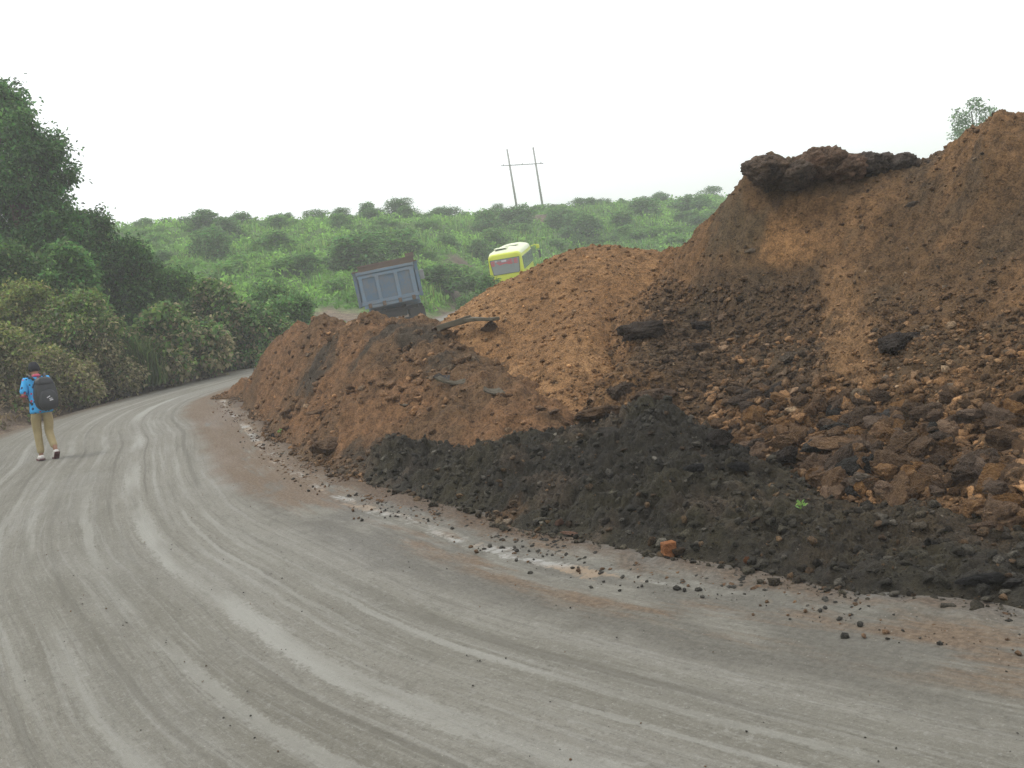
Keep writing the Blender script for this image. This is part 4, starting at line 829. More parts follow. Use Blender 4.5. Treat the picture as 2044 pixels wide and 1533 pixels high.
cnt = 0; tries = 0
LBL = {'round': 'rounded green bush on the hazy hillside behind the road', 'bright': 'low bright green bush on the hazy hillside behind the road', 'dark': 'darker green bush on the hazy hillside behind the road'}
while cnt < 120 and tries < 3000:
    tries += 1; px = random.uniform(255, 1440); lim = np.interp(px, SIL[:, 0], SIL[:, 1]); py = random.uniform(425, min(lim - 2, 640))
    q = hill_spot(px, py)
    if q is None or ground_bare([q[0]], [q[1]])[0][0] > .3: continue
    if 945 < px < 1110 and q[1] < 66: continue
    n = float(fbm(A3([q[0]]), A3([q[1]]), .09, 2, 151)[0]); kd = 'bright' if n > .12 else ('dark' if n < -.12 or random.random() < .2 else 'round')
    hill_plant(kd, random.randrange(4), q[0], q[1], random.uniform(.35, 1.0) ** 1.5 * 1.0, LBL[kd], 'bush', 'bush', kd + ' bushes on the hillside', random.uniform(1.1, 2.3)); cnt += 1
# trees and shrubs along the crest: (px, py of top, Y, height m, label)
CR = [(290, 436, 92, 2.2, 'faint shrub at the left end of the hill crest beside the dark trees'), (345, 440, 92, 1.6, 'small spiky shrub on the left part of the hill crest'), (408, 434, 93, 1.8, 'thin little tree on the left part of the hill crest'),
      (482, 426, 93, 2.2, 'brownish bush cluster on the left part of the hill crest'), (560, 436, 95, 2.0, 'dark low bush on the crest left of the flat topped tree'), (625, 416, 96, 3.0, 'flat topped tree on the crest above the truck'),
      (690, 430, 97, 2.2, 'round bush on the crest between two taller trees'), (740, 408, 98, 3.4, 'branching tree on the crest left of the tallest crest tree'), (790, 398, 98, 4.2, 'tallest tree of the hill crest, with a narrow top'),
      (870, 425, 102, 1.8, 'sparse little tree on the crest right of the tallest one'), (925, 432, 104, 2.2, 'low bush on the crest left of the utility poles'), (1000, 414, 108, 3.0, 'wide bush on the crest under the left utility pole'),
      (1080, 420, 109, 2.4, 'bush on the crest under the right utility pole'), (1150, 394, 110, 4.0, 'broad round tree on the crest right of the utility poles'), (1185, 398, 111, 3.4, 'tree joined to the right side of the broad crest tree'),
      (1245, 408, 113, 2.6, 'thin stemmed small tree standing alone on the crest'), (1330, 402, 116, 2.4, 'small pointed tree on the crest near the tall heap'), (1410, 412, 118, 1.6, 'low bush on the crest touching the tall heap edge')]
for i, (px, py, Y, h, lab) in enumerate(CR):
    p = at(px, py, Y); zt = tz(p[0], Y); hh = max(1.0, p[2] - zt + .1); kd = 'tree' if h >= 2.4 else ('dark' if i % 2 else 'round')
    b0 = 3.3 if kd == 'tree' else (2.1 if kd == 'dark' else 1.65); sc = hh / b0
    hill_plant(kd, i % 4, p[0], Y, sc, lab, 'tree' if kd == 'tree' else 'bush', 'tree' if kd == 'tree' else 'bush', None, min(1.6, max(.6, h / hh)))
for k_ in range(34):
    px = 262 + k_ * 35 + random.uniform(-12, 12); Y = float(np.interp(px, [250, 800, 1450], [91, 99, 120])) + random.uniform(-2, 1); x = at(px, 430, Y)[0]
    hill_plant('tree' if k_ % 3 == 0 else ('round' if k_ % 3 == 1 else 'dark'), k_ % 4, x, Y, random.uniform(.25, .6), 'one of the many small shrubs in the fuzzy line along the hill crest', 'bush', 'bush', 'small shrubs along the hill crest', random.uniform(.8, 1.8))
# bushes near the bus and the cut bank
for px, py, Y, sc, kd, lab in ((978, 566, 50, .62, 'dark', 'dark leafy bush covering the lower corner of the bus'), (925, 600, 57, .55, 'round', 'low bush at the road edge between truck and bus'), (955, 575, 62, .6, 'bright', 'bright bush left of the bus at the hill foot'),
                              (880, 560, 66, .7, 'bright', 'bright bush on the slope right of the truck'), (680, 640, 43, .35, 'bright', 'small light weed bush on the crest of the low heap left of the truck')):
    p = at(px, py, Y); o = hill_plant(kd, 1, p[0], Y, sc, lab, 'bush', 'bush', None); o.location.z = max(p[2] - 1.4 * sc, tz(p[0], Y) - .1)
# lone airy tree behind the tall heap
p = at(1938, 205, 70); bz = tz(p[0], 70); o = empty('tree', (p[0], 70, bz)); hh = p[2] - bz; L = []
for px, py, r in ((1940, 212, .45), (1915, 235, .5), (1960, 232, .55), (1975, 248, .4), (1930, 255, .6), (1910, 272, .5), (1955, 270, .5), (1925, 290, .5), (1945, 300, .6), (1905, 300, .5), (1965, 300, .5), (1840, 312, .3), (1940, 330, .6), (1920, 350, .6)):
    q = at(px, py, 70) - A3([p[0], 70, bz]); L.append(((q[0], random.uniform(-.8, .8), q[2]), (r * 1.3, r * 1.3, r * 1.05)))
arr = crown(L[:11] + L[12:], 50, .22, (.10, .19, .075), var=.3); leaf_obj('crown', arr, M_far, o); trunk_obj(o, .11, hh * .92, L[:11] + L[12:]); tag(o, 'lone airy tree showing behind the crest of the tall heap at the right', 'tree')

# ------------------------------------------------------------------ utility poles
M_pole = m_plain('concrete_pole', (.33, .33, .31), .8, (.2, .2, .19), .4, 2)
M_steel = m_plain('galvanised_steel', (.3, .31, .32), .5, (.18, .15, .12), .4, 5, metal=.5)
yl = 110; a0 = at(1036, 440, yl); a1 = at(1012, 298, yl); b0 = at(1087, 435, yl); b1 = at(1064, 294, yl)
u0 = empty('utility_pole', (a0[0], yl, tz(a0[0], yl)))
def rel(q, base=u0): return Vector((q[0] - base.location.x, q[1] - base.location.y, q[2] - base.location.z))
for lo, hi in ((a0, a1), (b0, b1)):
    MB().tube([rel((lo[0], yl, tz(lo[0], yl) - .5)), rel(hi)], [.13, .085], 12).build('pole', M_pole, u0, True)
c0 = at(1000, 331, yl - .15); c1 = at(1085, 326, yl - .15)
MB().tube([rel(c0), rel(c1)], .045, 6).build('crossarm', M_steel, u0)
for f in (.06, .5, .94):
    q = c0 * (1 - f) + c1 * f; MB().tube([rel(q + A3([0, 0, .02])), rel(q + A3([0, 0, .22]))], [.05, .035], 8).build('insulator', M_pole, u0)
tag(u0, 'pair of thin grey utility poles joined by a crossarm on the hill crest', 'utility pole')

# ------------------------------------------------------------------ dump truck (local: rear face y=0, heading +y)
M_tblue = m_plain('faded_blue_paint', (.098, .165, .245), .6, (.20, .18, .16), .7, 1.6)
M_tblue2 = m_plain('faded_blue_ribs', (.155, .235, .325), .6, (.22, .19, .16), .6, 2.5)
M_rust = m_plain('rusty_steel', (.15, .105, .075), .85, (.11, .085, .07), .7, 3)
M_under = m_plain('dark_underbody', (.028, .028, .03), .8, (.06, .05, .04), .6, 3)
M_rub = m_plain('rubber', (.022, .022, .022), .85, (.09, .075, .055), .6, 4)
M_glass = m_plain('dark_glass', (.03, .035, .04), .12, (.06, .06, .055), .4, 2, spec=.6)
M_red = m_plain('red_lens', (.35, .02, .015), .3, (.2, .05, .03), .4, 4)
tk = empty('dump_truck', (0, 0, 0))
W2, ZB, ZT, LN = 1.17, 1.40, 2.68, 5.0
mb = MB()
mb.box((0, LN / 2 + .1, ZB + .06), (2 * W2 - .06, LN - .1, .12))
for s in (-1, 1):
    mb.box((s * (W2 - .03), LN / 2 + .1, (ZB + ZT) / 2 + .06), (.05, LN - .1, ZT - ZB - .12))
    for k in range(7): mb.box((s * (W2 + .025), .35 + k * .76, (ZB + ZT) / 2), (.06, .09, ZT - ZB))
    mb.box((s * (W2 + .015), LN / 2 + .1, ZT), (.13, LN, .1)); mb.box((s * (W2 + .015), LN / 2 + .1, ZB + .04), (.11, LN, .14))
    mb.box((s * (W2 - .01), .04, (ZB + ZT) / 2 + .03), (.13, .13, ZT - ZB + .06), None, .015)
mb.build('cargo_box', M_tblue, tk)
hb = MB(); hb.box((0, LN + .1, 2.12), (2 * W2 + .06, .06, 1.6)); hb.box((0, LN + .1, 2.93), (2 * W2 + .1, .12, .08)); hb.box((W2 - .12, LN + .02, 3.04), (.36, .1, .16)); hb.build('headboard', M_rust, tk)
tg = MB(); tg.box((0, -.045, (ZB + ZT) / 2 + .02), (2 * W2 - .2, .03, ZT - ZB - .14)); gate = tg.build('tailgate', M_tblue, tk)
rb = MB()
rb.box((0, -.085, ZT - .05), (2 * W2 - .16, .075, .10), None, .01); rb.box((0, -.08, ZT - .2), (2 * W2 - .2, .05, .10), None, .008); rb.box((0, -.085, ZB + .09), (2 * W2 - .16, .075, .13), None, .01); rb.box((0, -.08, ZB - .05), (2 * W2 - .3, .06, .11), None, .01)
for x, w in ((-W2 + .2, .12), (-.36, .13), (.36, .13), (W2 - .2, .15)): rb.box((x, -.082, (ZB + ZT) / 2 - .03), (w, .055, ZT - ZB - .36), None, .008)
rb.build('tailgate_frame', M_tblue2, gate)
for x in (-.8, -.26, .34, .86): MB().box((x, -.12, ZB - .01), (.13, .1, .17), None, .02).build('hinge', M_rust, gate)
tr_ = MB(); tr_.box((0, -.05, ZT + .035), (2 * W2 + .1, .12, .05)); tr_.build('rusty_rim', M_rust, tk)
ld = bmesh.new(); bmesh.ops.create_grid(ld, x_segments=24, y_segments=40, size=.5)
for v in ld.verts:
    x, y = v.co.x * (2 * W2 - .12), (v.co.y + .5) * (LN - .2) + .08; v.co = Vector((x, y, ZT - .18 + .2 * math.sin(math.pi * (v.co.y + .5)) * math.cos(v.co.x * 2.6) + .06 * mnoise.noise(Vector((x * 2, y * 2, 1)))))
me = bpy.data.meshes.new('load'); ld.to_mesh(me); ld.free(); link('load', me, M_rust, tk)
ch = MB()
for s in (-1, 1): ch.box((s * .42, 3.4, .88), (.12, 6.6, .24))
for y in (.2, 1.6, 3.0, 4.6): ch.box((0, y, .88), (.8, .12, .2))
ch.box((0, .25, 1.04), (1.9, .1, .12)); ch.box((0, .15, .62), (2.2, .1, .14)); ch.build('chassis', M_under, tk)
for s in (-1, 1):
    MB().box((s * .88, .02, .62), (.56, .02, .72)).build('mudflap', M_under, tk); MB().box((s * .92, .085, .63), (.22, .04, .1)).build('tail_light', M_red, tk)
def wheel(parent, c, r, w, name='wheel'):
    mb = MB(); n = 28; prof = [(r * .6, -w / 2), (r * .93, -w / 2), (r, -w * .36), (r, w * .36), (r * .93, w / 2), (r * .6, w / 2)]
    rings = [[mb.bm.verts.new((c[0] + b, c[1] + a * math.cos(k * 2 * math.pi / n), c[2] + a * math.sin(k * 2 * math.pi / n))) for k in range(n)] for a, b in prof]
    for i in range(len(rings)):
        for k in range(n):
            j = (i + 1) % len(rings); mb.bm.faces.new((rings[i][k], rings[i][(k + 1) % n], rings[j][(k + 1) % n], rings[j][k]))
    wh = mb.build(name, M_rub, parent); h = MB(); h.tube([(c[0] - w * .3, c[1], c[2]), (c[0] + w * .3, c[1], c[2])], r * .61, 20); h.tube([(c[0] - w * .42, c[1], c[2]), (c[0] + w * .42, c[1], c[2])], r * .22, 12); h.build('rim', M_rust, wh); return wh
for y in (.95, 2.2, 6.3):
    for s in (-1, 1):
        wheel(tk, (s * 1.0, y, .52), .52, .3)
        if y < 5: wheel(tk, (s * .66, y, .52), .52, .28)
cb = MB(); cb.box((0, 6.25, 1.75), (2.25, 1.75, 1.75), None, .12); cb.box((0, 6.25, .75), (2.2, 1.7, .35), None, .05); cb.build('cab', M_tblue, tk)
for s in (-1, 1):
    MB().box((s * 1.13, 6.4, 2.1), (.03, .95, .6), None, .01).build('cab_window', M_glass, tk)
    mm = MB(); mm.tube([(s * 1.12, 7.0, 2.2), (s * 1.42, 7.05, 2.3)], .02, 6); mm.box((s * 1.44, 7.05, 2.1), (.2, .06, .42), None, .02); mm.build('mirror', M_steel, tk)
MB().box((0, 7.14, 2.05), (2.0, .04, .75), None, .015).build('windscreen', M_glass, tk)
MB().box((0, 5.36, 2.1), (1.4, .03, .5), None, .01).build('rear_cab_window', M_glass, tk)
tk.location = (-3.93, 38.0, .02); tk.rotation_euler = (rad(.5), rad(-2.6), rad(5)); tag(tk, 'faded blue dump truck seen from behind, tailgate closed, beyond the brown heap', 'truck')

# ------------------------------------------------------------------ bus (local: rear face y=0, heading +y)
M_yel = m_plain('lime_yellow_paint', (.56, .62, .02), .35, (.47, .52, .05), .35, 1.2, spec=.5)
M_wht = m_plain('white_roof_paint', (.72, .77, .52), .45, (.62, .64, .52), .4, 1.5)
M_bglass = m_plain('bus_glass', (.14, .18, .18), .15, (.2, .22, .21), .5, 1.2, spec=.6)
M_rglass = m_plain('rear_window_glass', (.22, .25, .25), .2, (.28, .31, .30), .5, 1.0, spec=.5)
M_seal = m_plain('window_rubber', (.03, .04, .03), .6)
M_letr = m_plain('red_lettering', (.52, .07, .10), .5, (.6, .2, .22), .5, 5)
M_letw = m_plain('white_lettering', (.62, .55, .62), .5)
bs = empty('bus', (0, 0, 0)); BW, BH, BL = 1.02, 2.52, 6.4
def rrect(w, z0, z1, r, y, n=6, taper=0.0):
    pts = []
    for cx, cz, a0_ in ((w - r, z0 + .1, -90), (w - r - taper, z1 - r, 0), (-w + r + taper, z1 - r, 90), (-w + r, z0 + .1, 180)):
        rr = r if cz > 1 else .1
        for k in range(n + 1):
            a = rad(a0_ + 90 * k / n); pts.append((cx + (r - rr) * (1 if cx > 0 else -1) + rr * math.cos(a), y, cz + rr * math.sin(a)))
    return pts
bm = bmesh.new(); prof = [(-.0, .14, .08), (.05, .05, .03), (.18, .0, .0), (BL - .5, .0, .0), (BL - .12, .05, .06), (BL, .16, .18)]
rings = [[bm.verts.new(p) for p in rrect(BW - a, .38 + a * .4, BH - b_, .24, y, taper=.07)] for y, a, b_ in prof]
for i in range(len(rings) - 1):
    for k in range(len(rings[0])): kk = (k + 1) % len(rings[0]); bm.faces.new((rings[i][k], rings[i][kk], rings[i + 1][kk], rings[i + 1][k]))
bm.faces.new(rings[0]); bm.faces.new(rings[-1]); bmesh.ops.recalc_face_normals(bm, faces=bm.faces)
me = bpy.data.meshes.new('body'); bm.to_mesh(me); bm.free(); me.polygons.foreach_set('use_smooth', np.ones(len(me.polygons), bool)); link('body', me, M_yel, bs)
md = bs.children[0].modifiers.new('es', 'EDGE_SPLIT'); md.split_angle = rad(40)
bm = bmesh.new(); nx = 14; prof = [(.14, .76, .02), (.3, .9, .2), (.8, .95, .33), (BL * .5, .95, .36), (BL - .9, .94, .32), (BL - .35, .88, .16), (BL - .2, .75, .02)]
rings = [[bm.verts.new((BW * a * math.sin(rad(-90 + 180 * k / nx)), y, BH - .12 + max(.015, c) * math.cos(rad(-90 + 180 * k / nx)) ** .8 if k not in (0, nx) else BH - .16)) for k in range(nx + 1)] for y, a, c in prof]
for i in range(len(rings) - 1):
    for k in range(nx): bm.faces.new((rings[i][k], rings[i][k + 1], rings[i + 1][k + 1], rings[i + 1][k]))
bm.faces.new(rings[0]); bm.faces.new(rings[-1]); bmesh.ops.recalc_face_normals(bm, faces=bm.faces)
me = bpy.data.meshes.new('roof'); bm.to_mesh(me); bm.free(); me.polygons.foreach_set('use_smooth', np.ones(len(me.polygons), bool)); rf = link('roof', me, M_wht, bs)
for x, y in ((-.22, 1.0), (.22, 2.6)):
    h = MB(); h.box((x, y, BH + .235), (.74, .7, .07), None, .02); h.box((x, y - .37, BH + .22), (.66, .05, .05)); h.build('roof_hatch', M_wht, rf)
    MB().box((x, y - .40, BH + .215), (.62, .02, .045)).build('hatch_gap', M_seal, rf)
# rear window: trapezoid, wider at the top
def poly(name, pts, y0, y1, mat, parent):
    bm = bmesh.new(); a = [bm.verts.new((x, y0, z)) for x, z in pts]; b_ = [bm.verts.new((x, y1, z)) for x, z in pts]; n = len(pts)
    bm.faces.new(a); bm.faces.new(b_[::-1])
    for k in range(n): bm.faces.new((a[k], b_[k], b_[(k + 1) % n], a[(k + 1) % n]))
    bmesh.ops.recalc_face_normals(bm, faces=bm.faces); me = bpy.data.meshes.new(name); bm.to_mesh(me); bm.free(); return link(name, me, mat, parent)
wp = [(-.80, 2.2), (-.82, 2.16), (-.74, 1.44), (-.69, 1.38), (.69, 1.38), (.74, 1.44), (.82, 2.16), (.80, 2.2)]
rw = poly('rear_window', [(x * 1.035, 1.78 + (z - 1.78) * 1.06) for x, z in wp], -.022, .03, M_seal, bs)
gl = poly('glass', wp, -.032, -.01, M_rglass, rw)
lr = MB()      # red and white lettering across the top of the rear glass
def stroke(x0, z0, x1, z1, w=.05):
    d = Vector((x1 - x0, 0, z1 - z0)); l = d.length; lr.box(((x0 + x1) / 2, -.036, (z0 + z1) / 2), (l + w * .5, .006, w), Matrix.Rotation(-math.atan2(d.z, d.x), 3, 'Y'))
for x in (-.68, .33, .62):
    stroke(x - .1, 2.12, x + .1, 2.12); stroke(x - .1, 2.02, x + .1, 2.02); stroke(x - .1, 1.92, x + .1, 1.92); stroke(x, 2.15, x, 1.88); stroke(x - .09, 2.12, x - .09, 1.9)
stroke(-.46, 2.06, -.3, 1.92, .07); stroke(-.3, 1.92, -.12, 1.97, .07); stroke(-.12, 1.97, .08, 1.98, .07); stroke(.08, 1.98, .22, 1.92, .07); stroke(-.38, 2.1, -.22, 2.02, .05); stroke(.1, 2.1, .2, 2.0, .05)
lr.build('red_lettering', M_letr, rw)
lw = MB(); lw.box((-.06, -.036, 2.1), (.28, .006, .09)); lw.box((-.5, -.036, 2.12), (.12, .006, .06)); lw.build('white_lettering', M_letw, rw)
for s in (-1, 1):
    for k, (y, l) in enumerate(((.85, 1.05), (2.0, 1.05), (3.15, 1.05), (4.3, 1.05), (5.4, .9))):
        MB().box((s * (BW - .028), y + .05, 1.82), (.07, l, .72), Matrix.Rotation(s * -.05, 3, 'Y'), .015).build('side_window', M_bglass, bs)
    for y in (1.5, 5.0): wheel(bs, (s * .86, y, .4), .4, .24)
    MB().box((s * .82, -.02, .98), (.16, .05, .34), None, .02).build('tail_light', M_red, bs)
MB().box((0, BL - .03, 1.75), (1.6, .06, .85), None, .02).build('windscreen', M_bglass, bs)
MB().box((0, -.06, .55), (1.86, .14, .22), None, .05).build('bumper', M_yel, bs)
MB().box((0, -.015, 1.0), (1.3, .03, .5), None, .03).build('engine_cover', M_yel, bs)
mm = MB(); mm.tube([(.96, BL - .1, 2.3), (1.22, BL + .02, 2.36), (1.34, BL + .02, 2.25)], .03, 8); mm.box((1.36, BL, 2.22), (.22, .12, .26), None, .06); mm.build('mirror', M_yel, bs)
mm = MB(); mm.box((1.42, BL, 1.75), (.14, .07, .5), None, .03); mm.tube([(1.0, BL - .1, 1.9), (1.4, BL, 1.85)], .02, 6); mm.build('side_mirror', M_glass, bs)
bs.location = (.72, 57.0, .18); bs.rotation_euler = (rad(4.0), rad(-.5), rad(-8)); tag(bs, 'lime yellow minibus with white roof seen from behind above the orange heap', 'bus')

# ------------------------------------------------------------------ old wooden beam half buried and other bits
M_wood = m_plain('weathered_wood', (.125, .11, .08), .9, (.07, .06, .045), .8, 9, bump=.5)
q0, q1, q2 = hitpix(884, 666), hitpix(945, 652), hitpix(998, 652); off = A3([-.03, -.16, .10])
b0_ = Vector((q0 + off).tolist()); b1_ = Vector((q1 + off + [0, -.05, .02]).tolist()); b2_ = Vector((q2 + off + [0, 0, .0]).tolist())
mb = MB()
def plank(a, b_, w, th):
    d = (b_ - a); c = (a + b_) / 2; R_ = d.to_track_quat('X', 'Z').to_matrix(); mb.box(c, (d.length, w, th), R_, .012)
plank(b0_, b1_, .16, .085); plank(b1_ - (b1_ - b0_).normalized() * .05, b2_, .17, .05)
bmesh.ops.subdivide_edges(mb.bm, edges=[e for e in mb.bm.edges if e.calc_length() > .2], cuts=6)
for v in mb.bm.verts: v.co += Vector((0, mnoise.noise(v.co * 5) * .02, mnoise.noise(v.co * 4 + Vector((9, 0, 0))) * .025))
tag(mb.build('beam', M_wood), 'old weathered wooden beam half buried in the soil below the truck', 'beam')
def chip(px, py, w, h, col, label, rz, tilt=.5):
    q = hitpix(px, py); r = px_size(w, q); bm = bmesh.new(); bmesh.ops.create_grid(bm, x_segments=8, y_segments=6, size=1)
    for v in bm.verts:
        x, y = v.co.x, v.co.y; v.co = Vector((x * r * (1 - .2 * y), y * r * h, .25 * r * x * x - .15 * r + .1 * r * mnoise.noise(Vector((x * 2, y * 2, px)))))
    bmesh.ops.solidify(bm, geom=bm.faces[:], thickness=r * .12); me = bpy.data.meshes.new('wood_scrap'); bm.to_mesh(me); bm.free()
    o = link('wood_scrap', me, col); o.location = (q[0], q[1] - .03, q[2] + r * .35); o.rotation_euler = (tilt, .3, rz); tag(o, label, 'scrap')
chip(985, 785, 42, .45, M_wood, 'curled bark scrap sticking up near the orange heap foot', .5); chip(905, 770, 60, .25, M_wood, 'long splintered wood scrap lying across the low brown heap', .15, .3)
chip(885, 757, 30, .6, M_rub, 'dark rag like scrap beside the splintered wood', -.3, .4); chip(805, 810, 22, .3, M_wood, 'short pale wood splinter on the low brown heap', 1.0, .3)
# green sprouts
def sprout(px, py, r, n, label):
    q = hitpix(px, py); C = rng.normal(0, r * .5, (n, 3)) * A3([1, 1, .35]) + A3([0, 0, r * .7]); C[:, 2] = np.abs(C[:, 2]); D = C / (np.linalg.norm(C, axis=1)[:, None] + 1e-6)
    o = empty('sprout', q); leaf_obj('leaves', leaf_arrays(C, D, rng.uniform(.7, 1.2, n) * r * .7, leafcol(n, (.20, .36, .09), .2), .6), M_leaf, o)
    MB().tube([(0, 0, -.02), (0, .01, r * .8)], [.006, .003], 5).build('stem', M_leaf2, o); tag(o, label, 'sprout')
M_leaf2 = m_plain('green_stem', (.12, .2, .06), .7)
sprout(560, 866, .07, 14, 'small green sprout at the toe of the low brown heap'); sprout(1600, 1016, .045, 16, 'tiny green sprout growing on the black soil bank')

# ------------------------------------------------------------------ the walker and the backpack
M_skin = m_plain('skin', (.30, .16, .10), .6, (.24, .12, .075), .4, 8)
M_hair = m_plain('black_cap', (.012, .013, .018), .8, (.025, .025, .03), .5, 12)
M_pants = m_plain('khaki_cotton', (.36, .29, .155), .85, (.27, .215, .11), .6, 6, bump=.3)
M_shoe = m_plain('white_shoe', (.72, .69, .66), .6, (.5, .45, .4), .4, 8); M_sole = m_plain('dark_red_sole', (.10, .03, .035), .7)
M_pack = m_plain('black_nylon', (.022, .024, .027), .5, (.04, .042, .045), .5, 6, spec=.4, bump=.25); M_mark = m_plain('white_print', (.7, .7, .72), .5)
M_scarf = m_plain('pink_collar', (.62, .10, .18), .7)
def m_shirt():
    b = NB('blue_printed_shirt'); co = obj_co(b)
    v = b.n('ShaderNodeTexVoronoi'); v.inputs['Scale'].default_value = 13; b.l(co, v.inputs['Vector'])
    spots = b.ramp(v.outputs['Distance'], .34, .26); n = b.noise(co, 5, 3)
    c = b.mix(spots, (.05, .36, .72), (.012, .03, .09))
    v2 = b.n('ShaderNodeTexVoronoi'); v2.inputs['Scale'].default_value = 8; b.l(b.vec(co, (1.1, .9, 1.2)), v2.inputs['Vector'])
    c = b.mix(b.ramp(v2.outputs['Distance'], .22, .16), c, (.5, .06, .12)); b.princ(c, .8, b.bump(n, .4, .03)); return b.m
M_shirt = m_shirt()
def skin_obj(name, chains, mat, parent, lev=2):
    """chains: list of lists of (co, radius); shared joints are welded into one body"""
    idx = {}; vs = []; rs = []; es = []
    def vi(p, r):
        k = tuple(round(x, 4) for x in p)
        if k not in idx: idx[k] = len(vs); vs.append(p); rs.append(r)
        return idx[k]
    for c in chains:
        ids = [vi(p, r) for p, r in c]; es += list(zip(ids[:-1], ids[1:]))
    me = bpy.data.meshes.new(name); me.from_pydata(vs, es, []); o = bpy.data.objects.new(name, me); COL.objects.link(o)
    sm = o.modifiers.new('s', 'SKIN'); sm.use_smooth_shade = True
    for i, r in enumerate(rs): me.skin_vertices[0].data[i].radius = (r, r) if not hasattr(r, '__len__') else r
    me.skin_vertices[0].data[0].use_root = True
    su_ = o.modifiers.new('d', 'SUBSURF'); su_.levels = lev; su_.render_levels = lev
    bpy.context.view_layer.update(); ev = o.evaluated_get(bpy.context.evaluated_depsgraph_get()); nm = bpy.data.meshes.new_from_object(ev)
    bpy.data.objects.remove(o); bpy.data.meshes.remove(me); nm.polygons.foreach_set('use_smooth', np.ones(len(nm.polygons), bool)); nm.materials.clear()
    nm.name = name; return link(name, nm, mat, parent)
pe = empty('person', (0, 0, 0))
pel, sp, che, nb, nk, hd = (0, 0, .93), (0, .02, 1.1), (0, .05, 1.29), (0, .06, 1.42), (0, .085, 1.50), (0, .115, 1.59)
def hand(w, d, side):
    w = Vector(w); d = Vector(d).normalized(); lat = d.cross(Vector((0, 0, 1))).normalized() * side; out = []
    palm = w + d * .05; out.append([(tuple(w), .026), (tuple(palm), .03)])
    for k, (o_, l) in enumerate(((-.03, .065), (-.01, .078), (.01, .074), (.03, .058))):
        b_ = palm + lat * o_ * .9 + d * .025; m = b_ + d * l * .55 + Vector((0, 0, -.012)); e = m + d * l * .4 + Vector((0, 0, -.03)); out.append([(tuple(palm), .03), (tuple(b_), .0095), (tuple(m), .0085), (tuple(e), .0075)])
    t0 = w + d * .03 - lat * .03; t1 = t0 - lat * .025 + d * .03; out.append([(tuple(w), .026), (tuple(t0), .011), (tuple(t1), .009)])
    return out
body = [[(pel, .12), (sp, .115), (che, .13), (nb, .075), (nk, .055), (hd, .085), ((0, .12, 1.655), .075)], [(hd, .085), ((0, .19, 1.555), .045)], [(hd, .085), ((0, .215, 1.59), .014)],
        [(hd, .085), ((-.085, .11, 1.585), .016)], [(hd, .085), ((.085, .11, 1.585), .016)]]
LS, LE, LWr = (-.18, .05, 1.39), (-.255, .0, 1.13), (-.19, .21, 1.06); RS_, RE, RWr = (.18, .05, 1.39), (.25, -.02, 1.13), (.21, .2, 1.04)
body += [[(che, .13), (LS, .055), (LE, .04), (LWr, .026)], [(che, .13), (RS_, .055), (RE, .04), (RWr, .026)]] + hand(LWr, (.25, .9, .1), -1) + hand(RWr, (-.2, .9, .1), 1)
LH, LK, LA, LB, LT = (-.085, 0, .87), (-.085, .10, .49), (-.085, .07, .09), (-.09, .16, .045), (-.09, .22, .035)
RH, RK, RA, RB, RT = (.085, 0, .87), (.085, .05, .48), (.09, -.19, .17), (.09, -.14, .055), (.09, -.085, .035)
body += [[(pel, .12), (LH, .085), (LK, .055), (LA, .038), (LB, .035), (LT, .025)], [(pel, .12), (RH, .085), (RK, .055), (RA, .038), (RB, .035), (RT, .025)]]
skin_obj('body', body, M_skin, pe)
skin_obj('shirt', [[((0, -.01, .80), (.215, .165)), ((0, -.005, .86), (.21, .16)), ((0, .01, 1.0), (.19, .145)), (sp, (.175, .135)), (che, (.165, .13)), ((0, .06, 1.40), (.10, .085))], [(che, (.165, .13)), (LS, .085), ((-.215, .03, 1.25), .078), ((-.245, .005, 1.15), .08)], [(che, (.165, .13)), (RS_, .085), ((.213, .025, 1.25), .078), ((.245, -.01, 1.15), .08)]], M_shirt, pe)
skin_obj('trousers', [[((0, 0, .95), (.145, .115)), (pel, (.15, .12)), (LH, .11), ((-.097, .06, .68), .088), (LK, .074), ((-.085, .09, .28), .066), ((-.085, .072, .11), .062)], [(pel, (.15, .12)), (RH, .11), ((.096, .015, .68), .088), (RK, .074), ((.088, -.05, .33), .066), ((.09, -.155, .20), .062)]], M_pants, pe)
skin_obj('cap', [[((0, .06, 1.53), .085), ((0, .085, 1.60), .112), ((0, .105, 1.655), .108), ((0, .12, 1.70), .065)], [((0, .105, 1.655), .108), ((0, .22, 1.645), .035)]], M_hair, pe)
skin_obj('collar', [[((-.07, .03, 1.455), .026), ((-.035, -.005, 1.475), .028), ((.035, -.005, 1.475), .028), ((.07, .03, 1.455), .026), ((.06, .1, 1.44), .02)]], M_scarf, pe)
skin_obj('sleeve_cuff', [[((-.249, .003, 1.135), .082), ((-.252, .0, 1.12), .076)]], M_scarf, pe)
def shoe(h, b_, t, lift):
    h, b_, t = Vector(h), Vector(b_), Vector(t); o = skin_obj('shoe', [[(tuple(h + Vector((0, -.045, -.015))), .044), (tuple(h + Vector((0, .02, -.012))), .05), (tuple(b_), .05), (tuple(t), .036)]], M_shoe, pe)
    d = (b_ - (h + Vector((0, -.045, -.05)))); n_ = d.cross(Vector((1, 0, 0))).normalized(); mb = MB(); a = h + Vector((0, -.06, -.055)); e = t + Vector((0, .04, -.015))
    if lift: a = h + Vector((0, -.075, -.035)); 
    mid = b_ + Vector((0, -.005 if not lift else -.03, -.04)); 
    for p_, q_ in ((a, mid), (mid, e)):
        c = (p_ + q_) / 2; dd = q_ - p_; mb.box(c, (.09, dd.length + .02, .022), Matrix.Rotation(math.atan2(dd.z, dd.y), 3, 'X'), .008)
    mb.build('sole', M_sole, o)
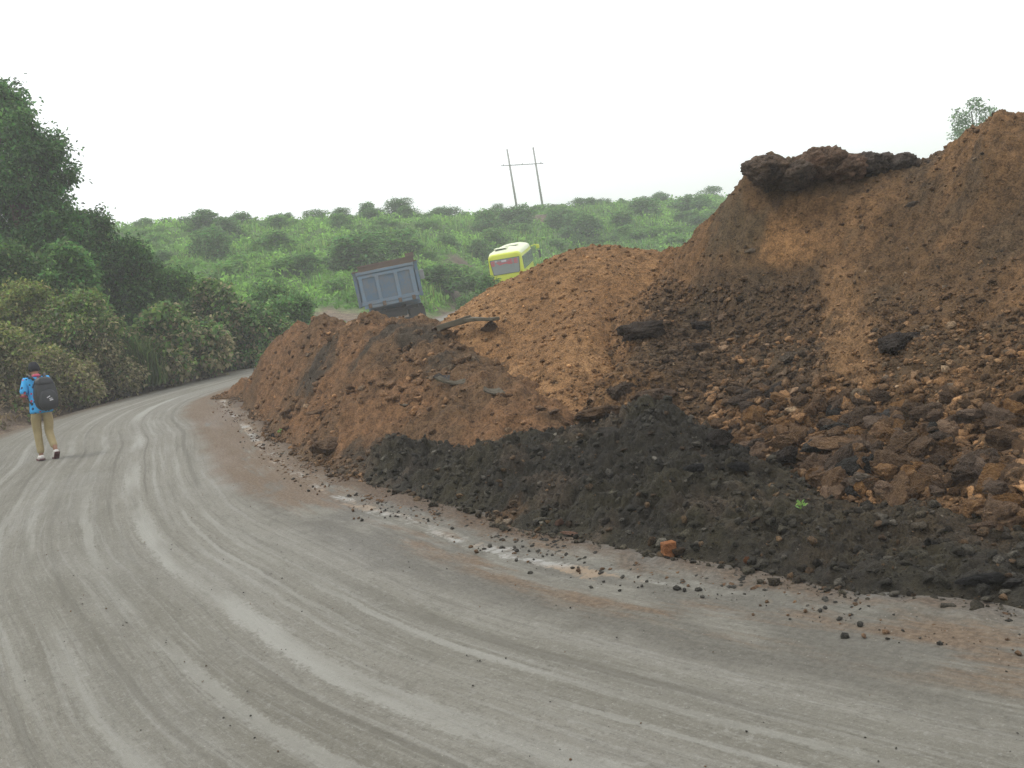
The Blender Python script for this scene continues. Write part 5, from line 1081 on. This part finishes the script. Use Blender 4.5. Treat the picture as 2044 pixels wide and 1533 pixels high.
shoe((LA[0], LA[1], .075), LB, LT, False); shoe((RA[0], RA[1], RA[2] - .02), RB, RT, True)
pbase = gnd(97, 918); hd_dir = math.atan2(pbase[0], pbase[1]); PR_ = -hd_dir * 1.0 + rad(14)
pe.location = (pbase[0], pbase[1], .005); pe.rotation_euler = (rad(-3), rad(4.5), PR_); pe.scale = (1.03, 1.03, 1.03)
tag(pe, 'person in blue printed shirt, khaki trousers and black cap walking away along the road', 'person')
bp = empty('backpack', pe.location); bp.rotation_euler = pe.rotation_euler; bp.scale = pe.scale
def blob(name, c, d, mat, parent, pw=.62, seed=1):
    bm = bmesh.new(); bmesh.ops.create_icosphere(bm, subdivisions=4, radius=1)
    for v in bm.verts:
        p_ = v.co; s_ = Vector([math.copysign(abs(x) ** pw, x) for x in p_]); f = 1 + .05 * mnoise.noise(p_ * 2 + Vector((seed, 0, 0))); zt = 1 - .22 * max(0, s_.z)
        v.co = Vector((c[0] + s_.x * d[0] * f * zt, c[1] + s_.y * d[1] * f * (1 - .25 * max(0, s_.z)), c[2] + s_.z * d[2] * f))
    me = bpy.data.meshes.new(name); bm.to_mesh(me); bm.free(); me.polygons.foreach_set('use_smooth', np.ones(len(me.polygons), bool)); return link(name, me, mat, parent)
blob('main_bag', (.045, -.22, 1.14), (.185, .13, .29), M_pack, bp); blob('front_pocket', (.05, -.33, 1.03), (.155, .07, .17), M_pack, bp, seed=3); blob('top_flap', (.04, -.215, 1.34), (.15, .12, .09), M_pack, bp, seed=5)
for s in (-1, 1): MB().tube([(s * .09, -.13, 1.40), (s * .125, -.02, 1.485), (s * .135, .11, 1.44), (s * .14, .175, 1.30), (s * .15, .13, 1.1), (s * .15, -.08, .98)], .024, 8).build('shoulder_strap', M_pack, bp, True)
MB().tube([(-.02, -.20, 1.42), (.03, -.23, 1.465), (.08, -.20, 1.42)], .011, 6).build('grab_handle', M_pack, bp, True)
mk = MB(); mk.box((.04, -.405, 1.075), (.06, .012, .014), Matrix.Rotation(-.5, 3, 'Y')); mk.box((.07, -.405, 1.045), (.05, .012, .012), Matrix.Rotation(-.2, 3, 'Y')); mk.box((.08, -.403, 1.02), (.055, .012, .02), Matrix.Rotation(-.2, 3, 'Y')); mk.build('white_mark', M_mark, bp)
tag(bp, 'bulging black backpack with a small white mark on the walking person', 'backpack')

# ------------------------------------------------------------------ rubble: single rocks that show largest, then the rest
bpy.context.view_layer.update(); dgp = bpy.context.evaluated_depsgraph_get(); cam_o = Vector((0, 0, CAM_H))
GRP = {0: ('on the low brown heap', 'rocks on the low brown heap'), 1: ('on the smooth orange heap', 'rocks on the orange heap'), 2: ('on the tall dark heap', 'rocks on the tall heap'), 3: ('on the black soil bank', 'clods on the black bank')}
NMK = {'b': 'brown', 'o': 'orange', 'd': 'dark brown', 'g': 'grey', 'k': 'black', 'p': 'pale tan'}
single = np.zeros(len(sx), bool); got = 0; ROCK_MAX = 250
for i in DG_CAND:
    if got >= ROCK_MAX: break
    if not (10 < su[i] < 2034 and 200 < sv[i] < 1260): continue
    tgt = Vector((sx[i], sy[i], sz[i] + ssz[i] * .9)); d = tgt - cam_o; hit, loc, *_ = S.ray_cast(dgp, cam_o, d.normalized())
    if hit and (loc - cam_o).length < d.length - .12: continue
    k = kinds[i]; place_rock((sx[i], sy[i], sz[i]), ssz[i], k, f'{NMK[k]} {"clod" if k == "k" else "stone"} among others like it {GRP[sw[i]][0]}', f'{NMK[k]} {GRP[sw[i]][1]}')
    single[i] = True; got += 1
def rubble(X, Y, Z, Sz, cols, protos):
    Vs, Fs, Cs, k = [], [], [], 0; pick = rng.integers(0, len(protos), len(X))
    for j, (v, f) in enumerate(protos):
        m = pick == j; n = m.sum()
        if not n: continue
        a = rng.uniform(0, 6.28, n); b_ = rng.normal(0, .5, n); ca, sa, cb_, sb_ = np.cos(a), np.sin(a), np.cos(b_), np.sin(b_)
        R_ = np.zeros((n, 3, 3)); R_[:, 0, 0] = ca; R_[:, 0, 1] = -sa * cb_; R_[:, 0, 2] = sa * sb_; R_[:, 1, 0] = sa; R_[:, 1, 1] = ca * cb_; R_[:, 1, 2] = -ca * sb_; R_[:, 2, 1] = sb_; R_[:, 2, 2] = cb_
        q = np.einsum('nij,vj->nvi', R_, v) * Sz[m][:, None, None] + np.stack([X[m], Y[m], Z[m] + Sz[m] * .25], 1)[:, None]
        Vs.append(q.reshape(-1, 3)); Fs.append((f[None] + (np.arange(n) * len(v))[:, None, None]).reshape(-1, 3) + k); Cs.append(np.repeat(cols[m], len(v), 0)); k += n * len(v)
    return np_mesh('rubble', np.concatenate(Vs), np.concatenate(Fs), 3, np.concatenate(Cs))
r_ = ~single; soilc = np.zeros((len(sx), 3))
for j_, h_ in enumerate(HEAPS): soilc[sw == j_] = h_.c(sx[sw == j_], sy[sw == j_])
cols = (.42 * np.array([CC[k] for k in kinds]) + .58 * soilc) * np.exp(.38 * rng.normal(0, 1, (len(kinds), 1))).clip(.4, 2.4) * (1 + .12 * lowC[:, None])
big = r_ & (app > .0022); sml = r_ & ~big
o = link('rubble', rubble(sx[big], sy[big], sz[big], ssz[big], cols[big], LOW), M_soil); tag(o, kind='stuff')
o = link('rubble', rubble(sx[sml], sy[sml], sz[sml], ssz[sml], cols[sml], TINY), M_soil); tag(o, kind='stuff')
ec = np.where((rng.random(len(ex)) < .4 + .35 * (ey > 10))[:, None], A3([[.14, .085, .048]]), A3([[.06, .056, .047]])) * (1 + .25 * rng.normal(0, 1, (len(ex), 1))).clip(.5, 1.6)
o = link('gravel', rubble(ex, ey, np.full(len(ex), .008), esz, ec, TINY), M_soil); tag(o, kind='stuff')

# ------------------------------------------------------------------ haze
b = NB('haze_air'); pv = b.n('ShaderNodeVolumePrincipled'); pv.inputs['Color'].default_value = (.97, .985, 1, 1); pv.inputs['Density'].default_value = .0022; pv.inputs['Anisotropy'].default_value = .0
b.l(pv.outputs[0], b.out.inputs['Volume'])
mb = MB(); mb.box((0, 50, 7), (1300, 1400, 50)); hzo = mb.build('haze', b.m); tag(hzo, kind='stuff')
